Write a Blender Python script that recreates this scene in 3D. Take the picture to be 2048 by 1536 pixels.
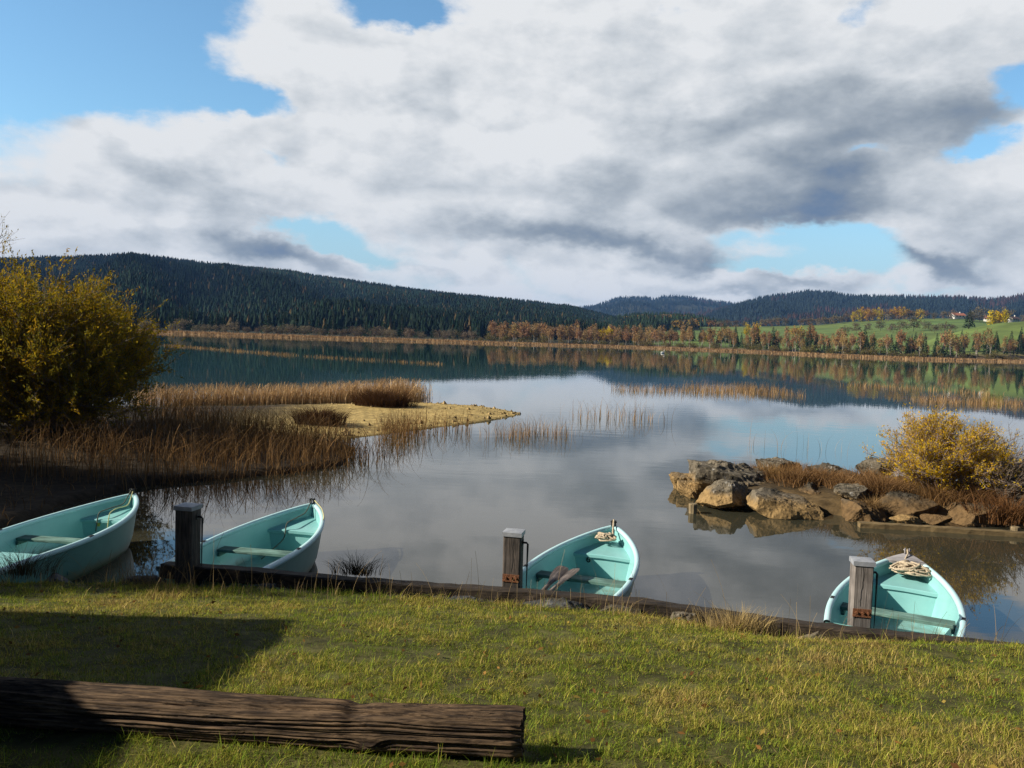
import bpy, bmesh, math
import numpy as np
from mathutils import Vector, Matrix

for o in list(bpy.data.objects):
    bpy.data.objects.remove(o)
SC = bpy.context.scene
COL = SC.collection

# ---------------------------------------------------------------- camera
F = 1671.0          # focal length in pixels of a 2048 px wide frame
CAMH = 2.9
PITCH = math.radians(3.2)
ROLL = math.radians(2.0)
_fw = np.array([0, math.cos(PITCH), -math.sin(PITCH)])
_u0 = np.array([0, math.sin(PITCH), math.cos(PITCH)])
_r0 = np.array([1.0, 0, 0])
_rt = math.cos(ROLL) * _r0 + math.sin(ROLL) * _u0
_up = -math.sin(ROLL) * _r0 + math.cos(ROLL) * _u0
cd = bpy.data.cameras.new("camera")
cam = bpy.data.objects.new("camera", cd)
COL.objects.link(cam)
cd.sensor_width = 36.0
cd.lens = 36.0 * F / 2048.0
cd.clip_start = 0.05
cd.clip_end = 30000
M = Matrix(((_rt[0], _up[0], -_fw[0], 0), (_rt[1], _up[1], -_fw[1], 0), (_rt[2], _up[2], -_fw[2], CAMH), (0, 0, 0, 1)))
cam.matrix_world = M
SC.camera = cam


def ray(x, y):
    return _fw + _rt * (x - 1024) / F + _up * (768 - y) / F


def at(x, y, z):
    """point of the place seen at photo pixel x, y on height z"""
    d = ray(x, y)
    return np.array([0, 0, CAMH]) + d * ((z - CAMH) / d[2])


def atY(x, y, Y):
    d = ray(x, y)
    return np.array([0, 0, CAMH]) + d * (Y / d[1])


def azel(x, y):
    d = ray(x, y)
    return math.atan2(d[0], d[1]), math.atan2(d[2], math.hypot(d[0], d[1]))


# ---------------------------------------------------------------- render, sun, sky
SC.view_settings.view_transform = 'Standard'
SC.view_settings.look = 'None'
SC.view_settings.exposure = 0.7
SC.view_settings.gamma = 1.0
SC.view_settings.use_curve_mapping = False
SC.cycles.use_denoising = True
SC.cycles.denoiser = 'OPENIMAGEDENOISE'
SC.cycles.denoising_input_passes = 'RGB_ALBEDO_NORMAL'
SC.cycles.denoising_prefilter = 'NONE'
SC.cycles.use_adaptive_sampling = False
SC.cycles.max_bounces = 8
SC.cycles.diffuse_bounces = 3
SC.cycles.glossy_bounces = 3
SC.cycles.transmission_bounces = 4
SC.cycles.transparent_max_bounces = 8
SC.cycles.volume_bounces = 0
SC.cycles.sample_clamp_indirect = 6.0

TOSUN = Vector((-0.86, -0.16, 0.50)).normalized()
sl = bpy.data.lights.new("sun", 'SUN')
sl.energy = 4.9
sl.angle = math.radians(0.55)
sl.color = (1.0, 0.90, 0.76)
sun = bpy.data.objects.new("sun", sl)
COL.objects.link(sun)
sun.rotation_mode = 'QUATERNION'
sun.rotation_quaternion = TOSUN.to_track_quat('Z', 'Y')
sun.location = (-30, -5, 30)


class NT:
    """small helper for writing node trees"""
    def __init__(s, tree):
        s.t = tree
        s.t.nodes.clear()

    def n(s, typ, **kw):
        nd = s.t.nodes.new(typ)
        for k, v in kw.items():
            setattr(nd, k, v)
        return nd

    def link(s, a, b):
        s.t.links.new(a, b)

    def put(s, sock, v):
        if isinstance(v, bpy.types.NodeSocket):
            s.t.links.new(v, sock)
        else:
            sock.default_value = v

    def math(s, op, a, b=None, c=None, clamp=False):
        nd = s.n('ShaderNodeMath', operation=op, use_clamp=clamp)
        for i, v in enumerate((a, b, c)):
            if v is not None:
                s.put(nd.inputs[i], v)
        return nd.outputs[0]

    def vmath(s, op, a, b=None):
        nd = s.n('ShaderNodeVectorMath', operation=op)
        s.put(nd.inputs[0], a)
        if b is not None:
            s.put(nd.inputs[1], b)
        return nd.outputs['Value'] if op in ('LENGTH', 'DOT_PRODUCT') else nd.outputs['Vector']

    def mix(s, f, a, b, blend='MIX'):
        nd = s.n('ShaderNodeMix', data_type='RGBA', blend_type=blend)
        s.put(nd.inputs[0], f)
        for i, v in ((6, a), (7, b)):
            if not isinstance(v, bpy.types.NodeSocket) and len(v) == 3:
                v = (*v, 1)
            s.put(nd.inputs[i], v)
        return nd.outputs[2]

    def noise(s, vec, scale, detail=4, rough=0.55, dist=0.0):
        nd = s.n('ShaderNodeTexNoise')
        if vec is not None:
            s.put(nd.inputs['Vector'], vec)
        nd.inputs['Scale'].default_value = scale
        nd.inputs['Detail'].default_value = detail
        nd.inputs['Roughness'].default_value = rough
        nd.inputs['Distortion'].default_value = dist
        return nd.outputs[0]

    def smooth(s, v, lo, hi, a=0.0, b=1.0):
        nd = s.n('ShaderNodeMapRange', interpolation_type='SMOOTHSTEP')
        s.put(nd.inputs[0], v)
        for i, q in enumerate((lo, hi, a, b)):
            nd.inputs[i + 1].default_value = q
        return nd.outputs[0]


def make_sky():
    w = bpy.data.worlds.new("World")
    SC.world = w
    w.use_nodes = True
    w.cycles.sampling_method = 'MANUAL'
    w.cycles.sample_map_resolution = 256
    T = NT(w.node_tree)
    out = T.n('ShaderNodeOutputWorld')
    bg = T.n('ShaderNodeBackground')
    bg.inputs[1].default_value = 0.06
    T.link(bg.outputs[0], out.inputs[0])
    sky = T.n('ShaderNodeTexSky', sky_type='NISHITA')
    sky.sun_disc = False
    sky.sun_elevation = math.asin(TOSUN.z)
    sky.sun_rotation = math.atan2(TOSUN.x, TOSUN.y)
    sky.air_density = 1.0
    sky.dust_density = 0.6
    sky.ozone_density = 2.0
    tc = T.n('ShaderNodeTexCoord')
    gen = tc.outputs['Generated']
    sp = T.n('ShaderNodeSeparateXYZ')
    T.link(gen, sp.inputs[0])
    X, Y, Z = sp.outputs
    az = T.math('ARCTAN2', X, Y)
    el = T.math('ARCSINE', Z)
    deck = T.vmath('MULTIPLY', gen, (2.3, 2.3, 4.2))
    ca = T.n('ShaderNodeCombineXYZ')
    T.put(ca.inputs[0], T.math('MULTIPLY', az, F))
    T.put(ca.inputs[1], T.math('MULTIPLY', el, F))
    pos = ca.outputs[0]
    # ragged outlines: shift the blob coordinates by noise
    wn = T.n('ShaderNodeTexNoise')
    T.link(deck, wn.inputs['Vector'])
    wn.inputs['Scale'].default_value = 4.5
    wn.inputs['Detail'].default_value = 5
    wn.inputs['Roughness'].default_value = 0.6
    off = T.vmath('MULTIPLY', T.vmath('SUBTRACT', wn.outputs['Color'], (0.5, 0.5, 0.5)), (190, 130, 0))
    posw = T.vmath('ADD', pos, off)

    def blobs(lst, p):
        # the running sum rides in z, so the blobs are evaluated one after another
        for (x, y, rx, ry, rot, amp) in lst:
            a, e = azel(x, y)
            mp = T.n('ShaderNodeMapping', vector_type='TEXTURE')
            T.link(p, mp.inputs[0])
            mp.inputs['Location'].default_value = (a * F, e * F, 0)
            mp.inputs['Rotation'].default_value = (0, 0, math.radians(rot))
            mp.inputs['Scale'].default_value = (rx, ry, 1e5)
            d2 = T.vmath('DOT_PRODUCT', mp.outputs[0], mp.outputs[0])
            g = T.math('EXPONENT', T.math('MULTIPLY', d2, -1.0))
            cz = T.n('ShaderNodeCombineXYZ')
            T.link(T.math('MULTIPLY', g, amp), cz.inputs[2])
            p = T.vmath('ADD', p, cz.outputs[0])
        sz = T.n('ShaderNodeSeparateXYZ')
        T.link(p, sz.inputs[0])
        return sz.outputs[2]

    def puff(p, det):
        """billowing: rounded bulges of several sizes over broad noise"""
        v = T.n('ShaderNodeTexNoise', noise_type='RIDGED_MULTIFRACTAL')
        T.link(p, v.inputs['Vector'])
        v.inputs['Scale'].default_value = 2.6
        v.inputs['Detail'].default_value = det
        v.inputs['Roughness'].default_value = 0.55
        v.inputs['Lacunarity'].default_value = 2.2
        v.inputs['Offset'].default_value = 1.0
        v.inputs['Gain'].default_value = 0.6
        return T.math('MULTIPLY_ADD', v.outputs[0], -0.62, 0.62)

    hole = blobs(SKY_HOLES, posw)
    dark = blobs(SKY_DARK, posw)
    n1 = T.noise(deck, 2.4, 10, 0.64)
    b1 = puff(deck, 3.0)
    deck2 = T.vmath('ADD', deck, (-0.035, -0.01, 0.06))
    n2_ = T.noise(deck2, 2.4, 5, 0.56)
    b2 = puff(deck2, 2.0)
    n1s = T.noise(deck, 2.4, 5, 0.56)
    q0 = T.math('ADD', T.math('MULTIPLY', T.math('SUBTRACT', n1s, 0.5), 1.7), T.math('MULTIPLY', b1, 0.55))
    q1 = T.math('ADD', T.math('MULTIPLY', T.math('SUBTRACT', n1, 0.5), 1.7), T.math('MULTIPLY', b1, 0.55))
    q2 = T.math('ADD', T.math('MULTIPLY', T.math('SUBTRACT', n2_, 0.5), 1.7), T.math('MULTIPLY', b2, 0.55))
    cov = T.math('ADD', T.math('SUBTRACT', 0.60, hole), q1)
    alpha = T.smooth(cov, 0.02, 0.66)
    relief = T.math('ADD', T.math('MULTIPLY', T.math('SUBTRACT', q2, q0), 0.78), T.math('MULTIPLY', T.math('SUBTRACT', n1s, n1), 0.85))
    rim = T.smooth(cov, 0.30, 1.15, -0.03, 0.07)
    sh = T.math('ADD', T.math('MULTIPLY_ADD', dark, 0.86, rim), relief, clamp=True)
    ramp = T.n('ShaderNodeValToRGB')
    T.link(sh, ramp.inputs[0])
    cr = ramp.color_ramp
    cr.elements[0].position = 0.0
    cr.elements[0].color = (0.82, 0.835, 0.85, 1)
    cr.elements[1].position = 1.0
    cr.elements[1].color = (0.125, 0.20, 0.33, 1)
    for p_, c_ in ((0.2, (0.64, 0.675, 0.71)), (0.42, (0.44, 0.485, 0.53)), (0.65, (0.28, 0.33, 0.385)), (0.82, (0.205, 0.26, 0.34))):
        e_ = cr.elements.new(p_)
        e_.color = (*c_, 1)
    cloud = T.mix(1.0, ramp.outputs[0], (10.2, 10.2, 10.2), 'MULTIPLY')
    blue = T.mix(1.0, sky.outputs[0], (1.35, 1.78, 1.86), 'MULTIPLY')
    # paler air low over the horizon
    blue = T.mix(T.smooth(el, 0.03, 0.20, 0.75, 0.0), blue, (4.6, 6.3, 7.5))
    # the bank of cloud stands over the lake; overhead and behind, the unseen clear sky is dimmed to deepen the shade
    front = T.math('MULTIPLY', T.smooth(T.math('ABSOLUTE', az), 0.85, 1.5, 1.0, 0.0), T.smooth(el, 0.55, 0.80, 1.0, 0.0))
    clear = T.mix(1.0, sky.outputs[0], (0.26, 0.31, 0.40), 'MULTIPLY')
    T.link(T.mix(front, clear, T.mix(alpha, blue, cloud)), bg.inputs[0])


# cloud layout: (pixel x, y, radius x, radius y, rotation, amount)
SKY_HOLES = [
    (40, 50, 330, 140, 0, 1.05), (320, 40, 150, 90, 0, 0.70), (310, 150, 190, 40, -8, 0.62), (480, 200, 120, 34, -10, 0.95), (-250, 60, 300, 160, 0, 1.0),
    (790, 5, 130, 46, 0, 1.15), (870, 28, 60, 26, 0, 0.6),
    (545, 318, 30, 14, 0, 0.5), (640, 464, 120, 32, -4, 1.0), (720, 505, 90, 16, -10, 0.7), (545, 445, 40, 16, 0, 0.5),
    (2030, 175, 60, 44, 0, 1.1), (1730, 48, 40, 24, 0, 0.6), (1745, 296, 50, 14, 0, 0.7), (1965, 296, 50, 16, 0, 0.8), (1340, 20, 60, 18, 0, 0.45),
    (1590, 476, 180, 30, 0, 1.05), (1700, 500, 70, 24, 0, 0.7), (1620, 530, 180, 20, 0, 0.8), (1520, 545, 60, 14, 0, 0.6), (1860, 580, 80, 12, 0, 0.4),
    (1040, 215, 46, 20, 0, 0.5), (30, 468, 60, 16, 0, 0.5),
    # and where the cover is closed
    (640, 130, 180, 110, 0, -0.6), (700, 270, 260, 80, 0, -0.5), (150, 260, 240, 60, 0, -0.7), (1300, 250, 520, 190, 0, -0.7), (1850, 90, 160, 60, 0, -0.5),
    (1200, 460, 300, 60, 0, -0.6), (250, 430, 300, 70, 0, -0.5), (1900, 400, 200, 60, 0, -0.5), (480, 520, 200, 30, 0, -0.5), (1330, 560, 240, 24, 0, -0.3),
]
SKY_DARK = [
    (300, 320, 150, 26, -16, 0.30), (420, 400, 130, 26, -10, 0.34), (500, 478, 90, 30, -10, 0.55), (400, 485, 150, 20, 0, 0.22), (640, 530, 120, 18, -16, 0.38), (200, 400, 160, 16, 0, 0.14),
    (1180, 430, 160, 30, -6, 0.20), (1390, 385, 250, 70, -4, 0.40), (1660, 385, 80, 66, 0, 0.55), (1560, 430, 160, 24, 0, 0.40), (1690, 345, 60, 40, 0, 0.25),
    (1640, 200, 160, 60, -8, 0.24), (1820, 235, 190, 56, 0, 0.42), (1960, 250, 60, 40, 0, 0.25), (1450, 265, 240, 36, 0, 0.34), (1560, 320, 130, 30, 0, 0.22),
    (1120, 470, 170, 26, -4, 0.42), (1300, 492, 170, 22, -6, 0.50), (1440, 528, 60, 16, -6, 0.50), (1320, 535, 140, 12, 0, 0.22), (960, 455, 130, 30, 0, 0.24), (1000, 510, 160, 16, 0, 0.20),
    (1800, 505, 100, 14, -12, 0.55), (1900, 540, 130, 18, -16, 0.48), (1600, 568, 120, 12, 0, 0.42), (2000, 500, 80, 50, 0, 0.34), (1830, 350, 100, 40, 0, 0.20), (1930, 420, 180, 46, 0, 0.24),
    (960, 190, 80, 50, 0, 0.12), (760, 225, 110, 24, 0, 0.16), (1270, 80, 70, 60, 0, 0.16), (1780, 60, 70, 50, 0, 0.18), (1480, 588, 70, 10, 0, 0.34), (860, 545, 110, 12, -10, 0.2), (1400, 580, 100, 10, 0, 0.2),
    (1070, 290, 190, 90, 0, -0.15), (1360, 110, 90, 60, 0, -0.12), (600, 110, 90, 60, 0, -0.12), (170, 215, 170, 24, 0, -0.16), (1820, 135, 60, 22, 0, -0.2), (1060, 130, 90, 60, 0, -0.08), (2000, 70, 90, 60, 0, 0.06),
    (200, 450, 130, 16, 0, -0.12), (1230, 578, 40, 10, 0, -0.2), (1980, 535, 20, 14, 0, -0.3),
]
make_sky()


# ---------------------------------------------------------------- numeric helpers
_perm = np.random.default_rng(77).permutation(256)
_perm = np.concatenate([_perm, _perm, _perm])


def vnoise(P):
    P = np.asarray(P, float)
    i = np.floor(P).astype(int)
    f = P - i
    f = f * f * (3 - 2 * f)
    i &= 255
    r = 0
    for dx in (0, 1):
        wx = f[..., 0] if dx else 1 - f[..., 0]
        for dy in (0, 1):
            wy = f[..., 1] if dy else 1 - f[..., 1]
            for dz in (0, 1):
                wz = f[..., 2] if dz else 1 - f[..., 2]
                h = _perm[_perm[_perm[(i[..., 0] + dx) & 255] + ((i[..., 1] + dy) & 255)] + ((i[..., 2] + dz) & 255)] / 255.0
                r = r + wx * wy * wz * h
    return r * 2 - 1


def fbm(P, octv=4, gain=0.5):
    P = np.asarray(P, float)
    a, s, r = 1.0, 0.0, 0.0
    for k in range(octv):
        r = r + a * vnoise(P * 2.03 ** k + 17.3 * k)
        s += a
        a *= gain
    return r / s


def n2(x, y, sc, octv=3, z=0.0):
    return fbm(np.stack([x * sc, y * sc, np.full_like(x, z)], -1), octv)


def sstep(x, a, b):
    t = np.clip((x - a) / (b - a), 0, 1)
    return t * t * (3 - 2 * t)


def link(name, me, mat=None, parent=None, smooth=False):
    if mat is not None:
        for m_ in (mat if isinstance(mat, (list, tuple)) else [mat]):
            me.materials.append(m_)
    o = bpy.data.objects.new(name, me)
    COL.objects.link(o)
    if parent is not None:
        o.parent = parent
    return o


def mesh_np(name, V, Fs, mat=None, parent=None, smooth=False, col=None):
    """V (n,3); Fs one (m,k) int array or a list of them"""
    V = np.asarray(V, np.float32).reshape(-1, 3)
    if isinstance(Fs, np.ndarray):
        Fs = [Fs]
    Fs = [np.asarray(f, np.int32) for f in Fs if len(f)]
    loops = np.concatenate([f.ravel() for f in Fs])
    tot = np.concatenate([np.full(len(f), f.shape[1], np.int32) for f in Fs])
    start = np.concatenate([[0], np.cumsum(tot)[:-1]]).astype(np.int32)
    me = bpy.data.meshes.new(name)
    me.vertices.add(len(V))
    me.vertices.foreach_set('co', V.ravel())
    me.loops.add(len(loops))
    me.loops.foreach_set('vertex_index', loops)
    me.polygons.add(len(tot))
    me.polygons.foreach_set('loop_start', start)
    me.polygons.foreach_set('loop_total', tot)
    me.polygons.foreach_set('use_smooth', np.full(len(tot), bool(smooth)))
    if col is not None:
        c = np.ones((len(V), 4), np.float32)
        c[:, :3] = col
        at_ = me.attributes.new('Col', 'FLOAT_COLOR', 'POINT')
        at_.data.foreach_set('color', c.ravel())
    me.update(calc_edges=True)
    me.validate()
    return link(name, me, mat, parent)


class MB:
    """collects vertices and faces of one mesh"""
    def __init__(s):
        s.v, s.f, s.k = [], {}, 0

    def add(s, V, *Fs):
        V = np.asarray(V, float).reshape(-1, 3)
        for f in Fs:
            f = np.asarray(f, int)
            if f.ndim == 1:
                f = f[None]
            s.f.setdefault(f.shape[1], []).append(f + s.k)
        s.v.append(V)
        s.k += len(V)
        return s

    def box(s, c, sz, rz=0.0, bev=0.0):
        c = np.array(c, float)
        hx, hy, hz = np.array(sz, float) / 2
        b = min(bev, hx * .9, hy * .9, hz * .9)
        if b <= 0:
            V = np.array([[x, y, z] for z in (-hz, hz) for y in (-hy, hy) for x in (-hx, hx)])
            Q = np.array([[0, 2, 3, 1], [4, 5, 7, 6], [0, 1, 5, 4], [2, 6, 7, 3], [0, 4, 6, 2], [1, 3, 7, 5]])
            Tn = None
        else:
            bm = bmesh.new()
            bmesh.ops.create_cube(bm, size=1.0, matrix=Matrix.Diagonal((hx * 2, hy * 2, hz * 2, 1)))
            bmesh.ops.bevel(bm, geom=list(bm.edges), offset=b, segments=2, affect='EDGES', profile=0.5)
            bm.verts.index_update()
            V = np.array([v.co[:] for v in bm.verts])
            fs = [[v.index for v in f.verts] for f in bm.faces]
            bm.free()
            R = np.array([[math.cos(rz), -math.sin(rz), 0], [math.sin(rz), math.cos(rz), 0], [0, 0, 1]])
            s.add(V @ R.T + c, *[np.array([q for q in fs if len(q) == n]) for n in sorted({len(q) for q in fs})])
            return s
        R = np.array([[math.cos(rz), -math.sin(rz), 0], [math.sin(rz), math.cos(rz), 0], [0, 0, 1]])
        return s.add(V @ R.T + c, Q)

    def tube(s, pts, rad, n=8, caps=True):
        V, Q = tubes(np.asarray(pts, float)[None], np.broadcast_to(np.asarray(rad, float), (len(pts),))[None], n)
        fs = [Q]
        if caps:
            m = len(pts)
            fs.append(np.arange(n)[::-1])
            fs.append(np.arange(n) + (m - 1) * n)
        return s.add(V, *fs)

    def build(s, name, mat, parent=None, smooth=False, col=None):
        return mesh_np(name, np.concatenate(s.v), [np.concatenate(f) for f in s.f.values()], mat, parent, smooth, col)


def tubes(P, R, n=5):
    """P (N,S,3) paths, R (N,S) radii -> open tubes"""
    N, S, _ = P.shape
    Tn = np.gradient(P, axis=1)
    Tn /= np.linalg.norm(Tn, axis=-1, keepdims=True) + 1e-9
    ref = np.where(np.abs(Tn[..., 2:3]) > 0.9, np.array([1.0, 0, 0]), np.array([0, 0, 1.0]))
    ref = np.broadcast_to(ref[:, :1], Tn.shape)
    A = np.cross(Tn, ref)
    A /= np.linalg.norm(A, axis=-1, keepdims=True) + 1e-9
    B = np.cross(Tn, A)
    th = np.arange(n) * 2 * np.pi / n
    V = P[:, :, None] + R[:, :, None, None] * (A[:, :, None] * np.cos(th)[:, None] + B[:, :, None] * np.sin(th)[:, None])
    idx = np.arange(N * S * n).reshape(N, S, n)
    nx = np.roll(idx, -1, axis=2)
    Q = np.stack([idx[:, :-1], nx[:, :-1], nx[:, 1:], idx[:, 1:]], -1).reshape(-1, 4)
    return V.reshape(-1, 3), Q


def ribbons(P, W, side):
    """P (N,S,3), W (N,S) widths, side (N,3) -> flat blades"""
    N, S, _ = P.shape
    d = side[:, None] * W[..., None] * 0.5
    V = np.stack([P - d, P + d], 2)
    idx = np.arange(N * S * 2).reshape(N, S, 2)
    Q = np.stack([idx[:, :-1, 0], idx[:, :-1, 1], idx[:, 1:, 1], idx[:, 1:, 0]], -1).reshape(-1, 4)
    return V.reshape(-1, 3), Q


def blades(rng, roots, h, lean, width, S=3, droop=1.0, bias=None):
    """grass or reed blades: roots (N,3), h (N,), lean (N,) sideways reach as share of h"""
    N = len(roots)
    th = rng.uniform(0, 2 * np.pi, N)
    d = np.stack([np.cos(th), np.sin(th), np.zeros(N)], -1)
    if bias is not None:
        d = d + np.asarray(bias)
        d /= np.linalg.norm(d, axis=1, keepdims=True) + 1e-6
    t = np.linspace(0, 1, S + 1)
    ho = t[None] ** (1 + droop) * (lean * h)[:, None]
    up = t[None] * h[:, None] * np.sqrt(np.clip(1 - (lean[:, None] * t[None]) ** 2 * 0.6, 0.05, 1))
    P = roots[:, None] + d[:, None] * ho[..., None] + np.array([0, 0, 1.0]) * up[..., None]
    ps = th + np.pi / 2 + rng.normal(0, 0.6, N)
    side = np.stack([np.cos(ps), np.sin(ps), np.zeros(N)], -1)
    W = width[:, None] * np.clip(1.02 - t[None] ** 1.6, 0.08, 1)
    return P, W, side


def leaves(rng, C, L, Wd, updir=None, flat=0.5):
    """diamond leaves at centres C"""
    N = len(C)
    a = rng.normal(size=(N, 3))
    if updir is not None:
        a = a * flat + updir
    a /= np.linalg.norm(a, axis=1, keepdims=True)
    b = np.cross(a, rng.normal(size=(N, 3)))
    b /= np.linalg.norm(b, axis=1, keepdims=True) + 1e-9
    L = np.broadcast_to(L, (N,))[:, None]
    Wd = np.broadcast_to(Wd, (N,))[:, None]
    V = np.stack([C - a * L * .5, C + b * Wd * .5, C + a * L * .5, C - b * Wd * .5], 1)
    return V.reshape(-1, 3), np.arange(N * 4).reshape(N, 4)


# ---------------------------------------------------------------- naming
def tag(o, label=None, cat=None, group=None, kind=None):
    if label:
        o['label'] = label
    if cat:
        o['category'] = cat
    if group:
        o['group'] = group
    if kind:
        o['kind'] = kind
    return o


def empty(name, loc=(0, 0, 0), rz=0.0, label=None, cat=None, group=None):
    o = bpy.data.objects.new(name, None)
    o.empty_display_size = 0.2
    COL.objects.link(o)
    o.location = loc
    o.rotation_euler = (0, 0, rz)
    return tag(o, label, cat, group)


def children(o):
    return [c for c in bpy.data.objects if c.parent == o]


def dup(o, kids, loc, rz=0.0, sc=(1, 1, 1), label=None, group=None):
    r = o.copy()
    COL.objects.link(r)
    r.location = loc
    r.rotation_euler = (0, 0, rz)
    r.scale = sc
    if label:
        r['label'] = label
    if group:
        r['group'] = group
    for ch in kids:
        c = ch.copy()
        COL.objects.link(c)
        c.parent = r
    return r


# ---------------------------------------------------------------- materials
def base_mat(name):
    m = bpy.data.materials.new(name)
    m.use_nodes = True
    T = NT(m.node_tree)
    out = T.n('ShaderNodeOutputMaterial')
    b = T.n('ShaderNodeBsdfPrincipled')
    T.link(b.outputs[0], out.inputs[0])
    return m, T, b, out


def coords(T, stretch=(1, 1, 1), world=False):
    if world:
        g = T.n('ShaderNodeNewGeometry')
        v = g.outputs['Position']
    else:
        v = T.n('ShaderNodeTexCoord').outputs['Object']
    if stretch != (1, 1, 1):
        v = T.vmath('MULTIPLY', v, stretch)
    return v


def noisy(name, c1, c2, scale=4.0, rough=0.6, bump=0.0, bscale=None, detail=6, stretch=(1, 1, 1), world=False,
          spec=0.4, lo=0.35, hi=0.65, c3=None, s3=1.0, t3=(0.55, 0.7), bdist=0.02):
    m, T, b, out = base_mat(name)
    v = coords(T, stretch, world)
    f = T.smooth(T.noise(v, scale, detail), lo, hi)
    c = T.mix(f, c1, c2)
    if c3 is not None:
        c = T.mix(T.smooth(T.noise(T.vmath('ADD', v, (7.1, 3.3, 1.7)), s3, 5), *t3), c, c3)
    T.put(b.inputs['Base Color'], c)
    b.inputs['Roughness'].default_value = rough
    b.inputs['Specular IOR Level'].default_value = spec
    if bump:
        bp = T.n('ShaderNodeBump')
        bp.inputs['Strength'].default_value = bump
        bp.inputs['Distance'].default_value = bdist
        T.link(T.noise(v, bscale or scale * 4, 7, 0.6), bp.inputs['Height'])
        T.link(bp.outputs[0], b.inputs['Normal'])
    return m


def leafy(name, c1=None, c2=None, trans=0.3, attr=False, var=0.25, scale=1.5, rough=0.6):
    """foliage: diffuse + light through the leaf; colour from 'Col' or two tones, varied per object"""
    m = bpy.data.materials.new(name)
    m.use_nodes = True
    T = NT(m.node_tree)
    out = T.n('ShaderNodeOutputMaterial')
    if attr:
        a = T.n('ShaderNodeAttribute', attribute_name='Col')
        c = a.outputs['Color']
    else:
        c = T.mix(T.smooth(T.noise(coords(T), scale, 3), 0.35, 0.65), c1, c2)
    oi = T.n('ShaderNodeObjectInfo')
    hsv = T.n('ShaderNodeHueSaturation')
    T.put(hsv.inputs['Hue'], T.math('MULTIPLY_ADD', oi.outputs['Random'], 0.05 * var / 0.25, 0.5 - 0.015 * var / 0.25))
    T.put(hsv.inputs['Value'], T.math('MULTIPLY_ADD', T.math('FRACT', T.math('MULTIPLY', oi.outputs['Random'], 7.31)), 2 * var, 1 - var))
    T.link(c, hsv.inputs['Color'])
    c = hsv.outputs[0]
    d = T.n('ShaderNodeBsdfDiffuse')
    t = T.n('ShaderNodeBsdfTranslucent')
    T.link(c, d.inputs[0])
    T.link(c, t.inputs[0])
    mx = T.n('ShaderNodeMixShader')
    mx.inputs[0].default_value = trans
    T.link(d.outputs[0], mx.inputs[1])
    T.link(t.outputs[0], mx.inputs[2])
    T.link(mx.outputs[0], out.inputs[0])
    return m


def attr_ground(name, bump=0.4, bscale=12, rough=0.9, var=0.5, vscale=6.0):
    m, T, b, out = base_mat(name)
    a = T.n('ShaderNodeAttribute', attribute_name='Col')
    v = coords(T, world=True)
    f = T.smooth(T.noise(v, vscale, 8, 0.65), 0.3, 0.7)
    c = T.mix(1.0, a.outputs['Color'], T.mix(f, (1 - var,) * 3, (1 + var,) * 3), 'MULTIPLY')
    T.put(b.inputs['Base Color'], c)
    b.inputs['Roughness'].default_value = rough
    b.inputs['Specular IOR Level'].default_value = 0.15
    bp = T.n('ShaderNodeBump')
    bp.inputs['Strength'].default_value = bump
    bp.inputs['Distance'].default_value = 0.05
    T.link(T.noise(v, bscale, 8, 0.65), bp.inputs['Height'])
    T.link(bp.outputs[0], b.inputs['Normal'])
    return m


def boat_paint(name, c1, c2, rough=0.38):
    """gel coat with fine speckle, scuffs and grime settling in streaks"""
    m, T, b, out = base_mat(name)
    v = coords(T)
    f = T.smooth(T.noise(v, 2.2, 5), 0.3, 0.7)
    c = T.mix(f, c1, c2)
    g = T.smooth(T.noise(T.vmath('MULTIPLY', v, (1, 1, 3.0)), 9.0, 9, 0.7), 0.56, 0.8)
    c = T.mix(T.math('MULTIPLY', g, 0.45), c, (0.20, 0.27, 0.20))
    k = T.smooth(T.noise(T.vmath('MULTIPLY', v, (1, 3.0, 1)), 38.0, 4, 0.6), 0.64, 0.74)
    c = T.mix(T.math('MULTIPLY', k, 0.12), c, (0.75, 0.82, 0.80))
    # dirt on the floor and a scum line where the hull sits in the water
    sz = T.n('ShaderNodeSeparateXYZ')
    T.link(v, sz.inputs[0])
    wl = T.smooth(T.math('ADD', sz.outputs[2], T.math('MULTIPLY', T.noise(v, 6.0, 6, 0.65), 0.16)), 0.14, 0.24, 0.75, 0.0)
    c = T.mix(wl, c, (0.13, 0.145, 0.085))
    sp_ = T.smooth(T.noise(v, 24.0, 6, 0.75), 0.68, 0.74)
    c = T.mix(T.math('MULTIPLY', sp_, 0.5), c, (0.10, 0.09, 0.06))
    T.put(b.inputs['Base Color'], c)
    T.put(b.inputs['Roughness'], T.math('MULTIPLY_ADD', g, 0.3, rough))
    bp = T.n('ShaderNodeBump')
    bp.inputs['Strength'].default_value = 0.12
    bp.inputs['Distance'].default_value = 0.004
    T.link(T.noise(v, 14, 4), bp.inputs['Height'])
    T.link(bp.outputs[0], b.inputs['Normal'])
    return m


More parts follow.
